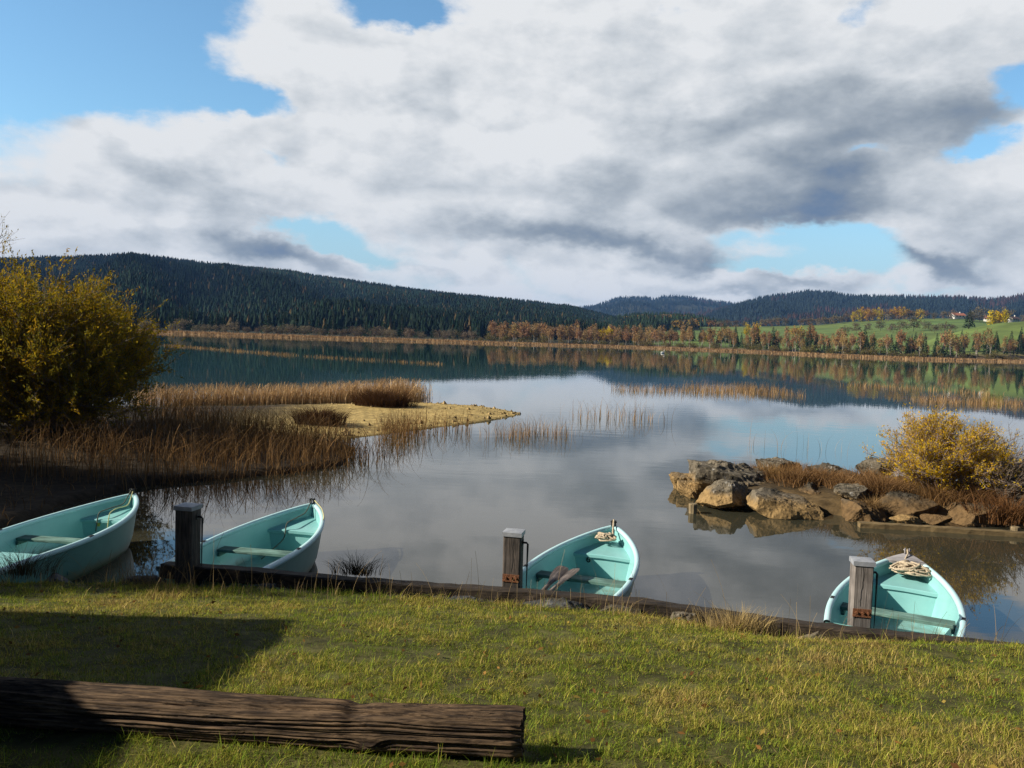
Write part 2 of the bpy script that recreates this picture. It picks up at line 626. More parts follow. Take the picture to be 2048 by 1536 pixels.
def wood(name, c1, c2, axis=2, scale=6.0, rough=0.8, bump=0.5, dark=(0.02, 0.015, 0.01)):
    """weathered timber, grain along an axis"""
    m, T, b, out = base_mat(name)
    st = [9.0, 9.0, 9.0]
    st[axis] = 0.5
    v = T.vmath('MULTIPLY', T.n('ShaderNodeTexCoord').outputs['Object'], tuple(st))
    n1 = T.noise(v, scale, 8, 0.65, 0.6)
    c = T.mix(T.smooth(n1, 0.36, 0.64), c1, c2)
    cr = T.smooth(T.noise(T.vmath('ADD', v, (3, 5, 1)), scale * .55, 5, 0.5, 0.8), 0.60, 0.68)
    c = T.mix(T.math('MULTIPLY', cr, 0.8), c, dark)
    st2 = T.smooth(T.noise(T.n('ShaderNodeTexCoord').outputs['Object'], 3.1, 5), 0.35, 0.7, 0.6, 1.2)
    c = T.mix(1.0, c, st2, 'MULTIPLY')
    T.put(b.inputs['Base Color'], c)
    b.inputs['Roughness'].default_value = rough
    b.inputs['Specular IOR Level'].default_value = 0.25
    bp = T.n('ShaderNodeBump')
    bp.inputs['Strength'].default_value = bump
    bp.inputs['Distance'].default_value = 0.01
    T.link(T.math('SUBTRACT', n1, cr), bp.inputs['Height'])
    T.link(bp.outputs[0], b.inputs['Normal'])
    return m


def water_mat():
    m, T, b, out = base_mat("lake_water")
    g = T.n('ShaderNodeNewGeometry')
    pos = g.outputs['Position']
    sp = T.n('ShaderNodeSeparateXYZ')
    T.link(pos, sp.inputs[0])
    # shallow silt shows ochre near the bank, deeper water turns teal
    dep = T.smooth(T.math('ADD', sp.outputs[1], T.math('MULTIPLY', T.noise(pos, 0.09, 4), 22.0)), 16.0, 75.0)
    c = T.mix(dep, (0.040, 0.037, 0.024), (0.015, 0.056, 0.046))
    T.put(b.inputs['Base Color'], c)
    b.inputs['Roughness'].default_value = 0.02
    b.inputs['IOR'].default_value = 1.45
    st = T.vmath('MULTIPLY', pos, (0.8, 1.6, 1.0))
    h = T.math('ADD', T.noise(st, 1.1, 3, 0.5), T.math('MULTIPLY', T.noise(st, 5.0, 3, 0.5), 0.12))
    patch = T.smooth(T.noise(T.vmath('MULTIPLY', pos, (0.35, 1.0, 1)), 0.05, 4), 0.42, 0.62, 0.25, 1.0)
    bp = T.n('ShaderNodeBump')
    T.put(bp.inputs['Strength'], T.math('MULTIPLY', patch, 0.055))
    bp.inputs['Distance'].default_value = 0.05
    T.link(h, bp.inputs['Height'])
    T.link(bp.outputs[0], b.inputs['Normal'])
    return m


def rock_mat(name, c1, c2, lichen=(0.42, 0.42, 0.40), wet=(0.27, 0.19, 0.09)):
    """limestone: grey weathered top, ochre below the old water mark, pale lichen, dark moss in cracks"""
    m, T, b, out = base_mat(name)
    g = T.n('ShaderNodeNewGeometry')
    pos = g.outputs['Position']
    sp = T.n('ShaderNodeSeparateXYZ')
    T.link(pos, sp.inputs[0])
    c = T.mix(T.smooth(T.noise(pos, 2.5, 8, 0.65), 0.35, 0.65), c1, c2)
    c = T.mix(T.smooth(T.noise(pos, 5.0, 8, 0.75), 0.46, 0.60), c, (0.032, 0.028, 0.018))
    c = T.mix(T.smooth(T.noise(T.vmath('ADD', pos, (4, 2, 9)), 6.0, 7, 0.7), 0.58, 0.66), c, lichen)
    lvl = T.smooth(T.math('ADD', sp.outputs[2], T.math('MULTIPLY', T.noise(pos, 2.2, 4), 0.45)), 0.42, 0.62)
    c = T.mix(lvl, T.mix(T.smooth(T.noise(pos, 9, 6, 0.7), 0.4, 0.7), wet, (wet[0] * .45, wet[1] * .45, wet[2] * .45)), c)
    T.put(b.inputs['Base Color'], c)
    b.inputs['Roughness'].default_value = 0.85
    b.inputs['Specular IOR Level'].default_value = 0.2
    bp = T.n('ShaderNodeBump')
    bp.inputs['Strength'].default_value = 0.7
    bp.inputs['Distance'].default_value = 0.03
    T.link(T.noise(pos, 16, 9, 0.7), bp.inputs['Height'])
    T.link(bp.outputs[0], b.inputs['Normal'])
    return m


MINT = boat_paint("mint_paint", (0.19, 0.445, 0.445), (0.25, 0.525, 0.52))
MINT_SHADED = boat_paint("mint_shaded_hull", (0.065, 0.20, 0.185), (0.095, 0.25, 0.23))  # outer hull: its shade is put into the colour, darker than the inside
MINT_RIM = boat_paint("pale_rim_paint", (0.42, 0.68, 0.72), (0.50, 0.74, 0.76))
THWART = wood("green_thwart_wood", (0.10, 0.20, 0.17), (0.17, 0.29, 0.25), axis=0, bump=0.3, dark=(0.06, 0.09, 0.07))
POSTWOOD = wood("grey_post_wood", (0.15, 0.132, 0.118), (0.27, 0.245, 0.225), axis=2)
POSTDARK = wood("dark_post_wood", (0.045, 0.04, 0.036), (0.12, 0.10, 0.085), axis=2)
BEAMWOOD = wood("dark_beam_wood", (0.022, 0.017, 0.012), (0.06, 0.045, 0.032), axis=0)
LOGWOOD = wood("brown_log_wood", (0.026, 0.015, 0.008), (0.165, 0.108, 0.060), axis=0, scale=7.0, bump=0.8)
OARWOOD = wood("grey_oar_wood", (0.13, 0.11, 0.10), (0.24, 0.205, 0.185), axis=1, bump=0.3)
STAKEWOOD = wood("pale_stake_wood", (0.20, 0.15, 0.08), (0.33, 0.26, 0.15), axis=2)
ZINC = noisy("grey_zinc", (0.23, 0.25, 0.28), (0.34, 0.36, 0.39), 9, 0.5, 0.15, 40, spec=0.6)
RUST = noisy("rusty_iron", (0.11, 0.045, 0.02), (0.19, 0.075, 0.03), 14, 0.85, 0.5, 60)
IRON = noisy("black_iron", (0.012, 0.013, 0.014), (0.03, 0.03, 0.032), 20, 0.55, 0.2, 70)
ROPE = noisy("hemp_rope", (0.36, 0.29, 0.20), (0.52, 0.44, 0.32), 60, 0.9, 0.8, 160, bdist=0.004)
ROPEDARK = noisy("dark_rope", (0.05, 0.06, 0.05), (0.11, 0.12, 0.10), 60, 0.9, 0.8, 160, bdist=0.004)
ROPEYEL = noisy("yellow_rope", (0.42, 0.40, 0.18), (0.55, 0.52, 0.28), 60, 0.9, 0.6, 160, bdist=0.004)
GREYWOOD = wood("grey_breasthook_wood", (0.25, 0.24, 0.25), (0.40, 0.39, 0.40), axis=0, bump=0.3)
INK = noisy("black_number_paint", (0.01, 0.012, 0.012), (0.02, 0.022, 0.022), 30, 0.6)
ROCK = rock_mat("limestone", (0.095, 0.082, 0.06), (0.21, 0.18, 0.13), lichen=(0.30, 0.29, 0.26), wet=(0.30, 0.20, 0.085))
ROCKDARK = rock_mat("dark_limestone", (0.045, 0.04, 0.03), (0.11, 0.095, 0.07), lichen=(0.20, 0.19, 0.17), wet=(0.15, 0.095, 0.042))
SLAB = rock_mat("slate_grey_stone", (0.045, 0.05, 0.055), (0.10, 0.105, 0.11), lichen=(0.16, 0.16, 0.155), wet=(0.10, 0.10, 0.10))
WATER = water_mat()
GROUND = attr_ground("lakeside_soil")
TERR = attr_ground("far_land", bump=0.2, bscale=0.2, vscale=0.05, var=0.3)
GRASS = leafy("grass_blades", attr=True, trans=0.35, var=0.0)
REED = leafy("reed_blades", attr=True, trans=0.25, var=0.0)
CONIFER = leafy("conifer_needles", attr=True, trans=0.1, var=0.0)
TWIG = noisy("willow_twig_bark", (0.10, 0.075, 0.05), (0.22, 0.18, 0.14), 8, 0.85, world=True)
BARK = noisy("birch_bark", (0.20, 0.175, 0.145), (0.36, 0.33, 0.285), 2.0, 0.85, c3=(0.08, 0.07, 0.06), s3=3.0)
DARKBARK = noisy("dark_bark", (0.05, 0.04, 0.03), (0.11, 0.09, 0.07), 3.0, 0.9)


# ================================================================ large structure
# ---------------------------------------------------------------- near land
BANK = np.array([(60, -60), (60, 2.5), (9.0, 5.6), (6.0, 6.25), (4.3, 6.66), (2.35, 7.08), (1.6, 7.38), (0.0, 7.72), (-1.9, 7.95), (-3.5, 8.12),
                 (-4.9, 7.85), (-5.6, 7.9), (-6.35, 8.5), (-6.75, 10.5), (-6.9, 13.0), (-6.5, 14.9), (-5.4, 15.7), (-4.3, 16.7), (-3.5, 18.0),
                 (-3.7, 20.4), (-4.5, 22.05), (-3.43, 23.75), (-2.19, 25.88), (-0.7, 28.25), (0.2, 30.4), (0.62, 31.9), (-0.4, 33.6), (-1.6, 34.7),
                 (-3.4, 35.2), (-5.0, 35.3), (-6.4, 33.6), (-7.6, 32.2), (-9.5, 30.0), (-12.0, 28.5), (-16, 27.5), (-24, 29), (-60, 34), (-60, -60)], float)
ISLE = np.array([(3.45, 16.9), (3.4, 15.9), (3.75, 14.75), (4.3, 14.35), (5.5, 14.3), (6.2, 13.95), (7.5, 13.95), (8.6, 13.6), (10.5, 13.2), (14, 12.6),
                 (22, 12.0), (22, 17.5), (14, 17.8), (10, 18.0), (7, 18.3), (5.0, 18.2), (4.0, 17.8)], float)


def sdist(poly, x, y):
    """signed distance, positive inside"""
    P = np.stack([x.ravel(), y.ravel()], -1)
    d = np.full(len(P), 1e9)
    ins = np.zeros(len(P), bool)
    n = len(poly)
    for i in range(n):
        a, b = poly[i], poly[(i + 1) % n]
        e = b - a
        w = P - a
        t = np.clip((w @ e) / (e @ e), 0, 1)
        d = np.minimum(d, np.hypot(*(w - t[:, None] * e).T))
        c = ((a[1] > P[:, 1]) != (b[1] > P[:, 1]))
        with np.errstate(divide='ignore', invalid='ignore'):
            xi = (b[0] - a[0]) * (P[:, 1] - a[1]) / (b[1] - a[1]) + a[0]
        ins ^= c & (P[:, 0] < xi)
    return np.where(ins, d, -d).reshape(x.shape)


def near_z(x, y, sd=None):
    if sd is None:
        sd = sdist(BANK, x, y)
    lawn = np.interp(y, [-60, 0, 2.2, 3.0, 3.4, 4.5, 6.0, 7.3, 8.2], [1.6, 1.36, 1.28, 1.22, 1.18, 0.98, 0.76, 0.50, 0.40])
    lawn = lawn + 0.025 * n2(x, y, 1.3, 3) + 0.012 * n2(x, y, 6.0, 2)
    lawn = lawn - 0.12 * sstep(x, 0.8, 2.4) * sstep(y, 5.9, 6.8)
    left = 0.12 + 0.30 * sstep(sd, 0.3, 5.0) + 0.05 * n2(x, y, 1.2, 3)
    spit = 0.03 + 0.10 * sstep(sd, 0.0, 1.8) + 0.035 * n2(x, y, 0.9, 4)
    spitw = sstep(y, 20.5, 22.5) * sstep(x, -9.0, -6.0)
    low = left * (1 - spitw) + spit * spitw
    wl = sstep(y, 7.9, 9.5)
    land = lawn * (1 - wl) + low * wl
    edge = np.where(y < 9, 0.42, 0.5)
    k = sstep(sd, -edge * 0.9, edge * 0.55)
    return -0.7 * (1 - k) + land * k, spitw, sd


def near_ground():
    xs = np.concatenate([np.linspace(-60, -17, 16), np.arange(-16, -8, 0.25), np.arange(-8, 7, 0.085), np.arange(7, 12, 0.3), np.linspace(12.5, 60, 14)])
    ys = np.concatenate([np.linspace(-60, -6, 12), np.arange(-5, 2, 0.4), np.arange(2, 9.5, 0.085), np.arange(9.5, 37, 0.17), np.linspace(38, 50, 4)])
    X, Yy = np.meshgrid(xs, ys)
    Z, spw, sd = near_z(X, Yy)
    n = fbm(np.stack([X * 2.2, Yy * 2.2, 0 * X], -1), 4)
    turf = np.array([0.075, 0.072, 0.022]) * (1 + 0.5 * n[..., None])
    mud = np.array([0.035, 0.026, 0.016]) * (1 + 0.4 * n[..., None])
    grav = np.array([0.37, 0.275, 0.105]) * (1 + 0.35 * n[..., None])
    wl = sstep(Yy, 7.6, 8.6)[..., None]
    c = turf * (1 - wl) + mud * wl
    c = c * (1 - spw[..., None]) + grav * spw[..., None]
    e = sstep(sd, 0.0, 0.25)[..., None]
    c = np.where(Yy[..., None] < 9, mud * (1 - e) + c * e, c * (0.55 + 0.45 * e))
    ny, nx = X.shape
    idx = np.arange(ny * nx).reshape(ny, nx)
    Q = np.stack([idx[:-1, :-1], idx[:-1, 1:], idx[1:, 1:], idx[1:, :-1]], -1).reshape(-1, 4)
    o = mesh_np("ground", np.stack([X, Yy, Z], -1), Q, GROUND, smooth=True, col=c.reshape(-1, 3))
    return tag(o, kind='structure', label="sloping lakeside bank of turf, mud and a pale gravel spit", cat="ground")


near_ground()


def isle_z(x, y, sd=None):
    if sd is None:
        sd = sdist(ISLE, x, y)
    k = sstep(sd, -0.35, 0.5)
    top = 0.20 + 0.16 * sstep(sd, 0.3, 1.8) + 0.12 * n2(x, y, 1.4, 3)
    return -0.7 * (1 - k) + top * k


def islet():
    xs = np.arange(2.6, 22.5, 0.11)
    ys = np.arange(11.5, 19.2, 0.11)
    X, Yy = np.meshgrid(xs, ys)
    Z = isle_z(X, Yy)
    n = fbm(np.stack([X * 3, Yy * 3, 0 * X], -1), 4)[..., None]
    c = np.array([0.060, 0.044, 0.024]) * (1 + 0.6 * n)
    c = np.where(Z[..., None] < 0.25, np.array([0.095, 0.065, 0.030]) * (1 + 0.4 * n), c)
    ny, nx = X.shape
    idx = np.arange(ny * nx).reshape(ny, nx)
    Q = np.stack([idx[:-1, :-1], idx[:-1, 1:], idx[1:, 1:], idx[1:, :-1]], -1).reshape(-1, 4)
    o = mesh_np("islet_ground", np.stack([X, Yy, Z], -1), Q, GROUND, smooth=True, col=c.reshape(-1, 3))
    tag(o, kind='structure', label="brown earth of the rocky spit on the right", cat="ground")


islet()

# ---------------------------------------------------------------- water and lake bed
q = np.array([[0, 1, 2, 3]])
o = mesh_np("water", [(-3000, -40, 0), (3000, -40, 0), (3000, 900, 0), (-3000, 900, 0)], q, WATER)
tag(o, kind='structure', label="calm lake reflecting clouds and autumn hills", cat="water")
BED = noisy("lake_bed_silt", (0.06, 0.05, 0.03), (0.10, 0.085, 0.05), 0.5, 0.9, world=True)
o = mesh_np("lake_bed", [(-7200, -7200, -1.6), (7200, -7200, -1.6), (7200, 7400, -1.6), (-7200, 7400, -1.6)], q, BED)
tag(o, kind='structure', label="silty bed under the lake", cat="ground")

# ---------------------------------------------------------------- far land
PX_SHORE = [(-1200, 700), (-400, 420), (0, 335), (280, 322), (600, 308), (1000, 342), (1200, 392), (1350, 396), (1500, 393), (1700, 332), (1850, 335),
            (2048, 405), (2400, 500), (3200, 700)]
LAYERS = {  # name: crest distance, foot distance, tree height, skyline of the tree tops in photo pixels
    'left': (1450, 440, 11, [(-1500, 560), (-600, 530), (0, 512), (100, 506), (200, 503), (270, 501), (330, 509), (400, 518), (500, 529), (600, 541), (700, 554),
                             (800, 568), (900, 581), (1000, 591), (1080, 601), (1150, 610), (1250, 634), (1330, 652), (1400, 676)]),
    'middle': (3600, 2000, 14, [(1000, 676), (1060, 645), (1120, 618), (1190, 608), (1215, 599), (1240, 592), (1290, 591), (1310, 594), (1330, 589), (1380, 591),
                                (1440, 600), (1480, 606), (1560, 630), (1650, 690)]),
    'right': (2500, 1250, 16, [(1290, 690), (1340, 655), (1400, 630), (1440, 613), (1480, 602), (1530, 589), (1580, 582), (1620, 578), (1660, 580), (1700, 587),
                               (1800, 588), (1930, 589), (1985, 594), (2010, 591), (2048, 585), (2300, 570), (2800, 600), (3500, 640)]),
    'ridge': (1150, 560, 12, [(1020, 682), (1080, 650), (1150, 634), (1200, 634), (1280, 626), (1350, 627), (1400, 632), (1450, 641), (1500, 655), (1560, 672), (1640, 700)]),
    'field': (900, 430, 0, [(1240, 685), (1300, 668), (1340, 656), (1440, 655), (1540, 654), (1640, 651), (1700, 645), (1760, 641), (1850, 638), (1930, 638), (1990, 645),
                            (2048, 646), (2300, 640), (3000, 660)]),
    'meadow': (560, 405, 0, [(1780, 704), (1840, 690), (1890, 672), (1950, 658), (2000, 649), (2048, 646), (2300, 632), (3000, 660)]),
}
LN = list(LAYERS)


def _tab(pts, rc, th):
    A = sorted((azel(x, y)[0], CAMH + rc * math.tan(azel(x, y)[1]) - th) for x, y in pts)
    return np.array([a for a, _ in A]), np.array([max(h, 0.0) for _, h in A])


LTAB = {k: _tab(v[3], v[0], v[2]) for k, v in LAYERS.items()}
_sh = sorted((azel(x, 690)[0], r) for x, r in PX_SHORE)
SHA, SHR = np.array([a for a, _ in _sh]), np.array([r for _, r in _sh])


def far_z(az, r):
    """height and dominating layer of the far land"""
    shore = np.interp(az, SHA, SHR)
    best = np.zeros_like(az)
    which = np.full(az.shape, -1)
    for i, k in enumerate(LN):
        rc, rf, th, _ = LAYERS[k]
        a, h = LTAB[k]
        Hc = np.interp(az, a, h, left=0 if k != 'left' else h[0], right=0 if k in ('left', 'middle', 'ridge') else h[-1])
        foot = np.maximum(rf, shore + 35)
        t = (r - foot) / (rc - foot)
        up = np.clip(t, 0, 1)
        pr = up ** 1.12 * np.where(t > 1, np.clip(1.0 - 0.55 * (t - 1), 0, 1), 1.0)
        if th:
            nz = fbm(np.stack([az * 14 + 3 * i, r / 260.0, np.full_like(az, 2.0 * i)], -1), 3)
            pr = pr + 0.30 * nz * up * (1 - up) * 4 * np.where(t > 1, 0, 1)
        z = Hc * pr
        m = z > best
        best = np.where(m, z, best)
        which = np.where(m & (z > 0.6), i, which)
    base = 0.10 + 0.9 * sstep(r, shore + 5, shore + 90)
    z = np.where(r > shore - 6, base + best, -1.0)
    return z, which, shore


def far_land():
    az = np.radians(np.linspace(-70, 70, 620))
    r = np.concatenate([np.geomspace(285, 700, 90), np.geomspace(706, 7000, 100)])
    A, R = np.meshgrid(az, r)
    Z, W, S = far_z(A, R)
    X, Yy = R * np.sin(A), R * np.cos(A)
    n = fbm(np.stack([X / 25, Yy / 25, 0 * X], -1), 4)[..., None]
    n2_ = fbm(np.stack([X / 90, Yy / 90, 0 * X + 5], -1), 3)[..., None]
    green = np.array([0.105, 0.155, 0.036]) * (1 + 0.15 * n) + np.array([0.02, 0.0, 0.0]) * n2_
    floor = np.array([0.030, 0.034, 0.018]) * (1 + 0.3 * n)
    tan = np.array([0.21, 0.145, 0.075]) * (1 + 0.3 * n)
    c = np.where(((W == LN.index('field')) | (W == LN.index('meadow')))[..., None], green, floor)
    k = sstep(R, S + 40, S + 70)[..., None]
    c = tan * (1 - k) + c * k
    ny, nx = X.shape
    idx = np.arange(ny * nx).reshape(ny, nx)
    Q = np.stack([idx[:-1, :-1], idx[:-1, 1:], idx[1:, 1:], idx[1:, :-1]], -1).reshape(-1, 4)
    o = mesh_np("hills", np.stack([X, Yy, Z], -1), Q, TERR, smooth=True, col=c.reshape(-1, 3))
    tag(o, kind='structure', label="far shore, green fields and wooded hills across the lake", cat="hills")


far_land()


# ---------------------------------------------------------------- far woods (read as masses)
def spruce_template(rng, tiers=4, n=7):
    V, Fq = [], []
    k = 0
    for t in range(tiers):
        z0 = 0.06 + 0.80 * t / tiers
        z1 = min(1.0, z0 + 0.42)
        rad = 0.19 * (1 - 0.80 * t / tiers)
        th = np.arange(n) * 2 * np.pi / n + rng.uniform(0, 1)
        rr = rad * rng.uniform(0.6, 1.25, n)
        ring = np.stack([rr * np.cos(th), rr * np.sin(th), z0 + rng.uniform(-0.05, 0.05, n)], -1)
        V.append(ring)
        V.append([[rng.normal(0, .01), rng.normal(0, .01), z1]])
        for i in range(n):
            Fq.append((k + i, k + (i + 1) % n, k + n))
        k += n + 1
    return np.concatenate(V), np.array(Fq)


def blob_template(rng, nl=70):
    d = rng.normal(size=(nl, 3))
    d /= np.linalg.norm(d, axis=1, keepdims=True)
    C = d * rng.uniform(0.45, 1.0, (nl, 1)) * np.array([0.30, 0.30, 0.36]) + [0, 0, 0.60]
    return leaves(rng, C, rng.uniform(0.12, 0.24, nl), rng.uniform(0.10, 0.18, nl))


def scatter_mass(name, pts, hs, temps, cols, label, mat=CONIFER, seed=5, wide=1.0, cat='forest'):
    rng = np.random.default_rng(seed)
    VV, FF, CC, k = [], [], [], 0
    pick = rng.integers(0, len(temps), len(pts))
    for ti, (tv, tf) in enumerate(temps):
        ii = np.nonzero(pick == ti)[0]
        if not len(ii):
            continue
        rot = rng.uniform(0, 6.28, len(ii))
        c, s = np.cos(rot)[:, None], np.sin(rot)[:, None]
        w = (wide * rng.uniform(0.8, 1.25, len(ii)))[:, None]
        X = (tv[None, :, 0] * c - tv[None, :, 1] * s) * w
        Yy = (tv[None, :, 0] * s + tv[None, :, 1] * c) * w
        V = np.stack([X, Yy, np.broadcast_to(tv[None, :, 2], X.shape)], -1) * hs[ii, None, None] + pts[ii, None]
        Fi = tf[None] + (np.arange(len(ii)) * len(tv))[:, None, None] + k
        VV.append(V.reshape(-1, 3))
        FF.append(Fi.reshape(-1, tf.shape[1]))
        CC.append(np.repeat(cols[ii], len(tv), 0))
        k += len(ii) * len(tv)
    o = mesh_np(name, np.concatenate(VV), np.concatenate(FF), mat, col=np.concatenate(CC))
    return tag(o, label, cat, kind='stuff')


def polar_pts(rng, n, a0, a1, r0, r1):
    az = rng.uniform(a0, a1, n)
    r = np.sqrt(rng.uniform(r0 ** 2, r1 ** 2, n))
    return az, r


def far_forests():
    rng = np.random.default_rng(11)
    sp = [spruce_template(rng) for _ in range(5)]
    bl = [blob_template(rng, 40) for _ in range(4)]
    az0, az1 = math.radians(-36), math.radians(36)
    # left hill
    az, r = polar_pts(rng, 62000, az0, azel(1420, 650)[0], 445, 1520)
    z, w, s = far_z(az, r)
    ok = (w == LN.index('left')) & (r > s + 100)
    az, r, z = az[ok], r[ok], z[ok]
    P = np.stack([r * np.sin(az), r * np.cos(az), z - 0.5], -1)
    nz = n2(P[:, 0], P[:, 1], 1 / 120.0, 3)
    h = rng.uniform(4.5, 10.5, len(P)) * (1 + 0.2 * nz)
    tone_band = n2(P[:, 0] * .5, P[:, 1], 1 / 170.0, 3, 4.0)  # broad bands: stand colours that also imitate lit and shaded ridges
    c = np.array([0.020, 0.037, 0.024]) * rng.uniform(0.72, 1.28, (len(P), 1)) * (1 + 0.5 * nz[:, None]) * (1 + 0.9 * np.clip(tone_band, -.6, .8)[:, None])
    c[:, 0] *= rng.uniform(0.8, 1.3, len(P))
    lf = rng.random(len(P)) < 0.05 + 0.10 * (tone_band > .25)
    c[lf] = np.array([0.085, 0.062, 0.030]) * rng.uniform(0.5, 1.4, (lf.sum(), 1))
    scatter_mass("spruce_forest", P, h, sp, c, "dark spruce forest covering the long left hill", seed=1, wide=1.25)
    # low ridge in the middle, mixed
    az, r = polar_pts(rng, 5200, azel(1030, 650)[0], azel(1640, 650)[0], 570, 1200)
    z, w, s = far_z(az, r)
    ok = (w == LN.index('ridge')) & (r > s + 90)
    az, r, z = az[ok], r[ok], z[ok]
    P = np.stack([r * np.sin(az), r * np.cos(az), z - 0.5], -1)
    dec = n2(P[:, 0], P[:, 1], 1 / 60.0, 2) > 0.10
    c = np.array([0.026, 0.044, 0.024]) * rng.uniform(0.6, 1.4, (len(P), 1))
    scatter_mass("mixed_forest", P[~dec], rng.uniform(9, 15, (~dec).sum()), sp, c[~dec], "dark conifer wood on the low ridge in the middle", seed=2)
    c2 = np.array([[0.24, 0.15, 0.03], [0.20, 0.10, 0.03], [0.13, 0.095, 0.05], [0.10, 0.09, 0.04]])[rng.integers(0, 4, dec.sum())]
    scatter_mass("autumn_wood", P[dec], rng.uniform(8, 12, dec.sum()), bl, c2, "patches of yellow and rust autumn trees on the low middle ridge", seed=3, wide=1.1)
    # far hills
    for nm, lay, a0, a1, r0, r1, N, h0, h1, lab in (
            ("hazy_forest", 'middle', 1040, 1640, 2050, 3750, 9000, 12, 19, "blue hazy wood on the farthest hill in the middle"),
            ("dark_forest", 'right', 1300, 2200, 1260, 2620, 14000, 12, 19, "dark blue forest covering the right hill")):
        az, r = polar_pts(rng, N, azel(a0, 640)[0], azel(a1, 640)[0], r0, r1)
        z, w, s = far_z(az, r)
        ok = w == LN.index(lay)
        az, r, z = az[ok], r[ok], z[ok]
        P = np.stack([r * np.sin(az), r * np.cos(az), z - 0.5], -1)
        nz = n2(P[:, 0], P[:, 1], 1 / 260.0, 3)
        c = np.array([0.020, 0.030, 0.026]) * rng.uniform(0.6, 1.4, (len(P), 1)) * (1 + 0.3 * nz[:, None])
        br = (nz > 0.22) & (rng.random(len(P)) < 0.7)
        c[br] = np.array([0.060, 0.034, 0.026]) * rng.uniform(0.6, 1.3, (br.sum(), 1))
        scatter_mass(nm, P, rng.uniform(h0, h1, len(P)), sp, c, lab, seed=4)


far_forests()


# ---------------------------------------------------------------- autumn air
def haze():
    m = bpy.data.materials.new("pale_air")
    m.use_nodes = True
    T = NT(m.node_tree)
    out = T.n('ShaderNodeOutputMaterial')
    v = T.n('ShaderNodeVolumePrincipled')
    v.inputs['Color'].default_value = (0.22, 0.47, 1.0, 1)
    v.inputs['Density'].default_value = HAZE
    v.inputs['Anisotropy'].default_value = 0.0
    T.link(v.outputs[0], out.inputs['Volume'])
    o = MB().box((0, 0, 128.7), (15000, 15200, 262.6)).build("haze", m)
    tag(o, "thin bluish autumn haze over the lake", "haze", kind='stuff')


HAZE = 8e-5
haze()
#@@PART2

# ================================================================ boats
BL = 2.52


def b_half(s):
    s = np.asarray(s, float)
    f = 0.575 * np.power(np.clip(1 - np.power(np.clip(1 - s / 1.9, 0, 1), 2.3), 0, 1), 0.78)
    return f - 0.07 * sstep(s, 1.9, 2.95)


def b_sheer(s):
    return 0.45 + 0.15 * np.exp(-np.asarray(s, float) / 0.8)


FX = np.array([0, .45, .72, .84, .905, .955, 1.0])
FZ = np.array([0, .02, .12, .30, .55, .80, 1.0])


def b_section(s, inner=False):
    """half section x, z at distance s behind the bow"""
    b, zg = float(b_half(s)), float(b_sheer(s))
    zk = -0.10 + 0.42 * math.exp(-s / 0.2)
    x = b * FX
    z = zk + (zg - zk) * FZ
    if inner:
        x = np.maximum(x - 0.032, 0.0)
        z = np.maximum(z + 0.02 * (1 - FZ), 0.10)
        z[-1] = zg - 0.004
    return x, z


def b_rows(ss, inner):
    rows = []
    for s in ss:
        x, z = b_section(s, inner)
        X = np.concatenate([-x[::-1], x[1:]])
        Z = np.concatenate([z[::-1], z[1:]])
        fz = np.concatenate([FZ[::-1], FZ[1:]])
        y = -s - 0.12 * (1 - fz) * math.exp(-s / 0.4)
        rows.append(np.stack([X, y, Z], -1))
    return np.array(rows)


def in_half(s, zq):
    x, z = b_section(s, True)
    return float(np.interp(zq, z[1:], x[1:]))


def grid_faces(nr, nc, flip=False):
    idx = np.arange(nr * nc).reshape(nr, nc)
    Q = np.stack([idx[:-1, :-1], idx[:-1, 1:], idx[1:, 1:], idx[1:, :-1]], -1).reshape(-1, 4)
    return Q[:, ::-1] if flip else Q


def rope_path(rng, ctrl, loops=0, c=(0, 0, 0), r=0.1, nper=26, flat=0.012):
    """control points then a loose tangled coil"""
    P = [np.array(p, float) for p in ctrl]
    out = []
    for a, b in zip(P[:-1], P[1:]):
        for t in np.linspace(0, 1, 7)[:-1]:
            out.append(a + (b - a) * t)
    th0 = rng.uniform(0, 6)
    a1, a2, a3, a4 = rng.uniform(0, 6, 4)
    for k in range(loops * nper):
        u = k * 2 * np.pi / nper
        x = math.cos(u + a1) * 0.62 + 0.42 * math.cos(u * 2.37 + a2) + 0.22 * math.sin(u * 4.1 + a3)
        y = math.sin(u + a1) * 0.62 + 0.42 * math.sin(u * 1.71 + a4) + 0.22 * math.cos(u * 3.3 + a2)
        hump = max(0.0, 1 - (x * x + y * y) * 0.6)
        out.append(np.array([c[0] + r * 1.15 * x, c[1] + r * 0.62 * y, c[2] + flat * (k / nper) * (0.4 + hump) + 0.010 * (1 + math.sin(k * 0.7 + a3))]))
    if not loops:
        out.append(P[-1])
    return np.array(out)


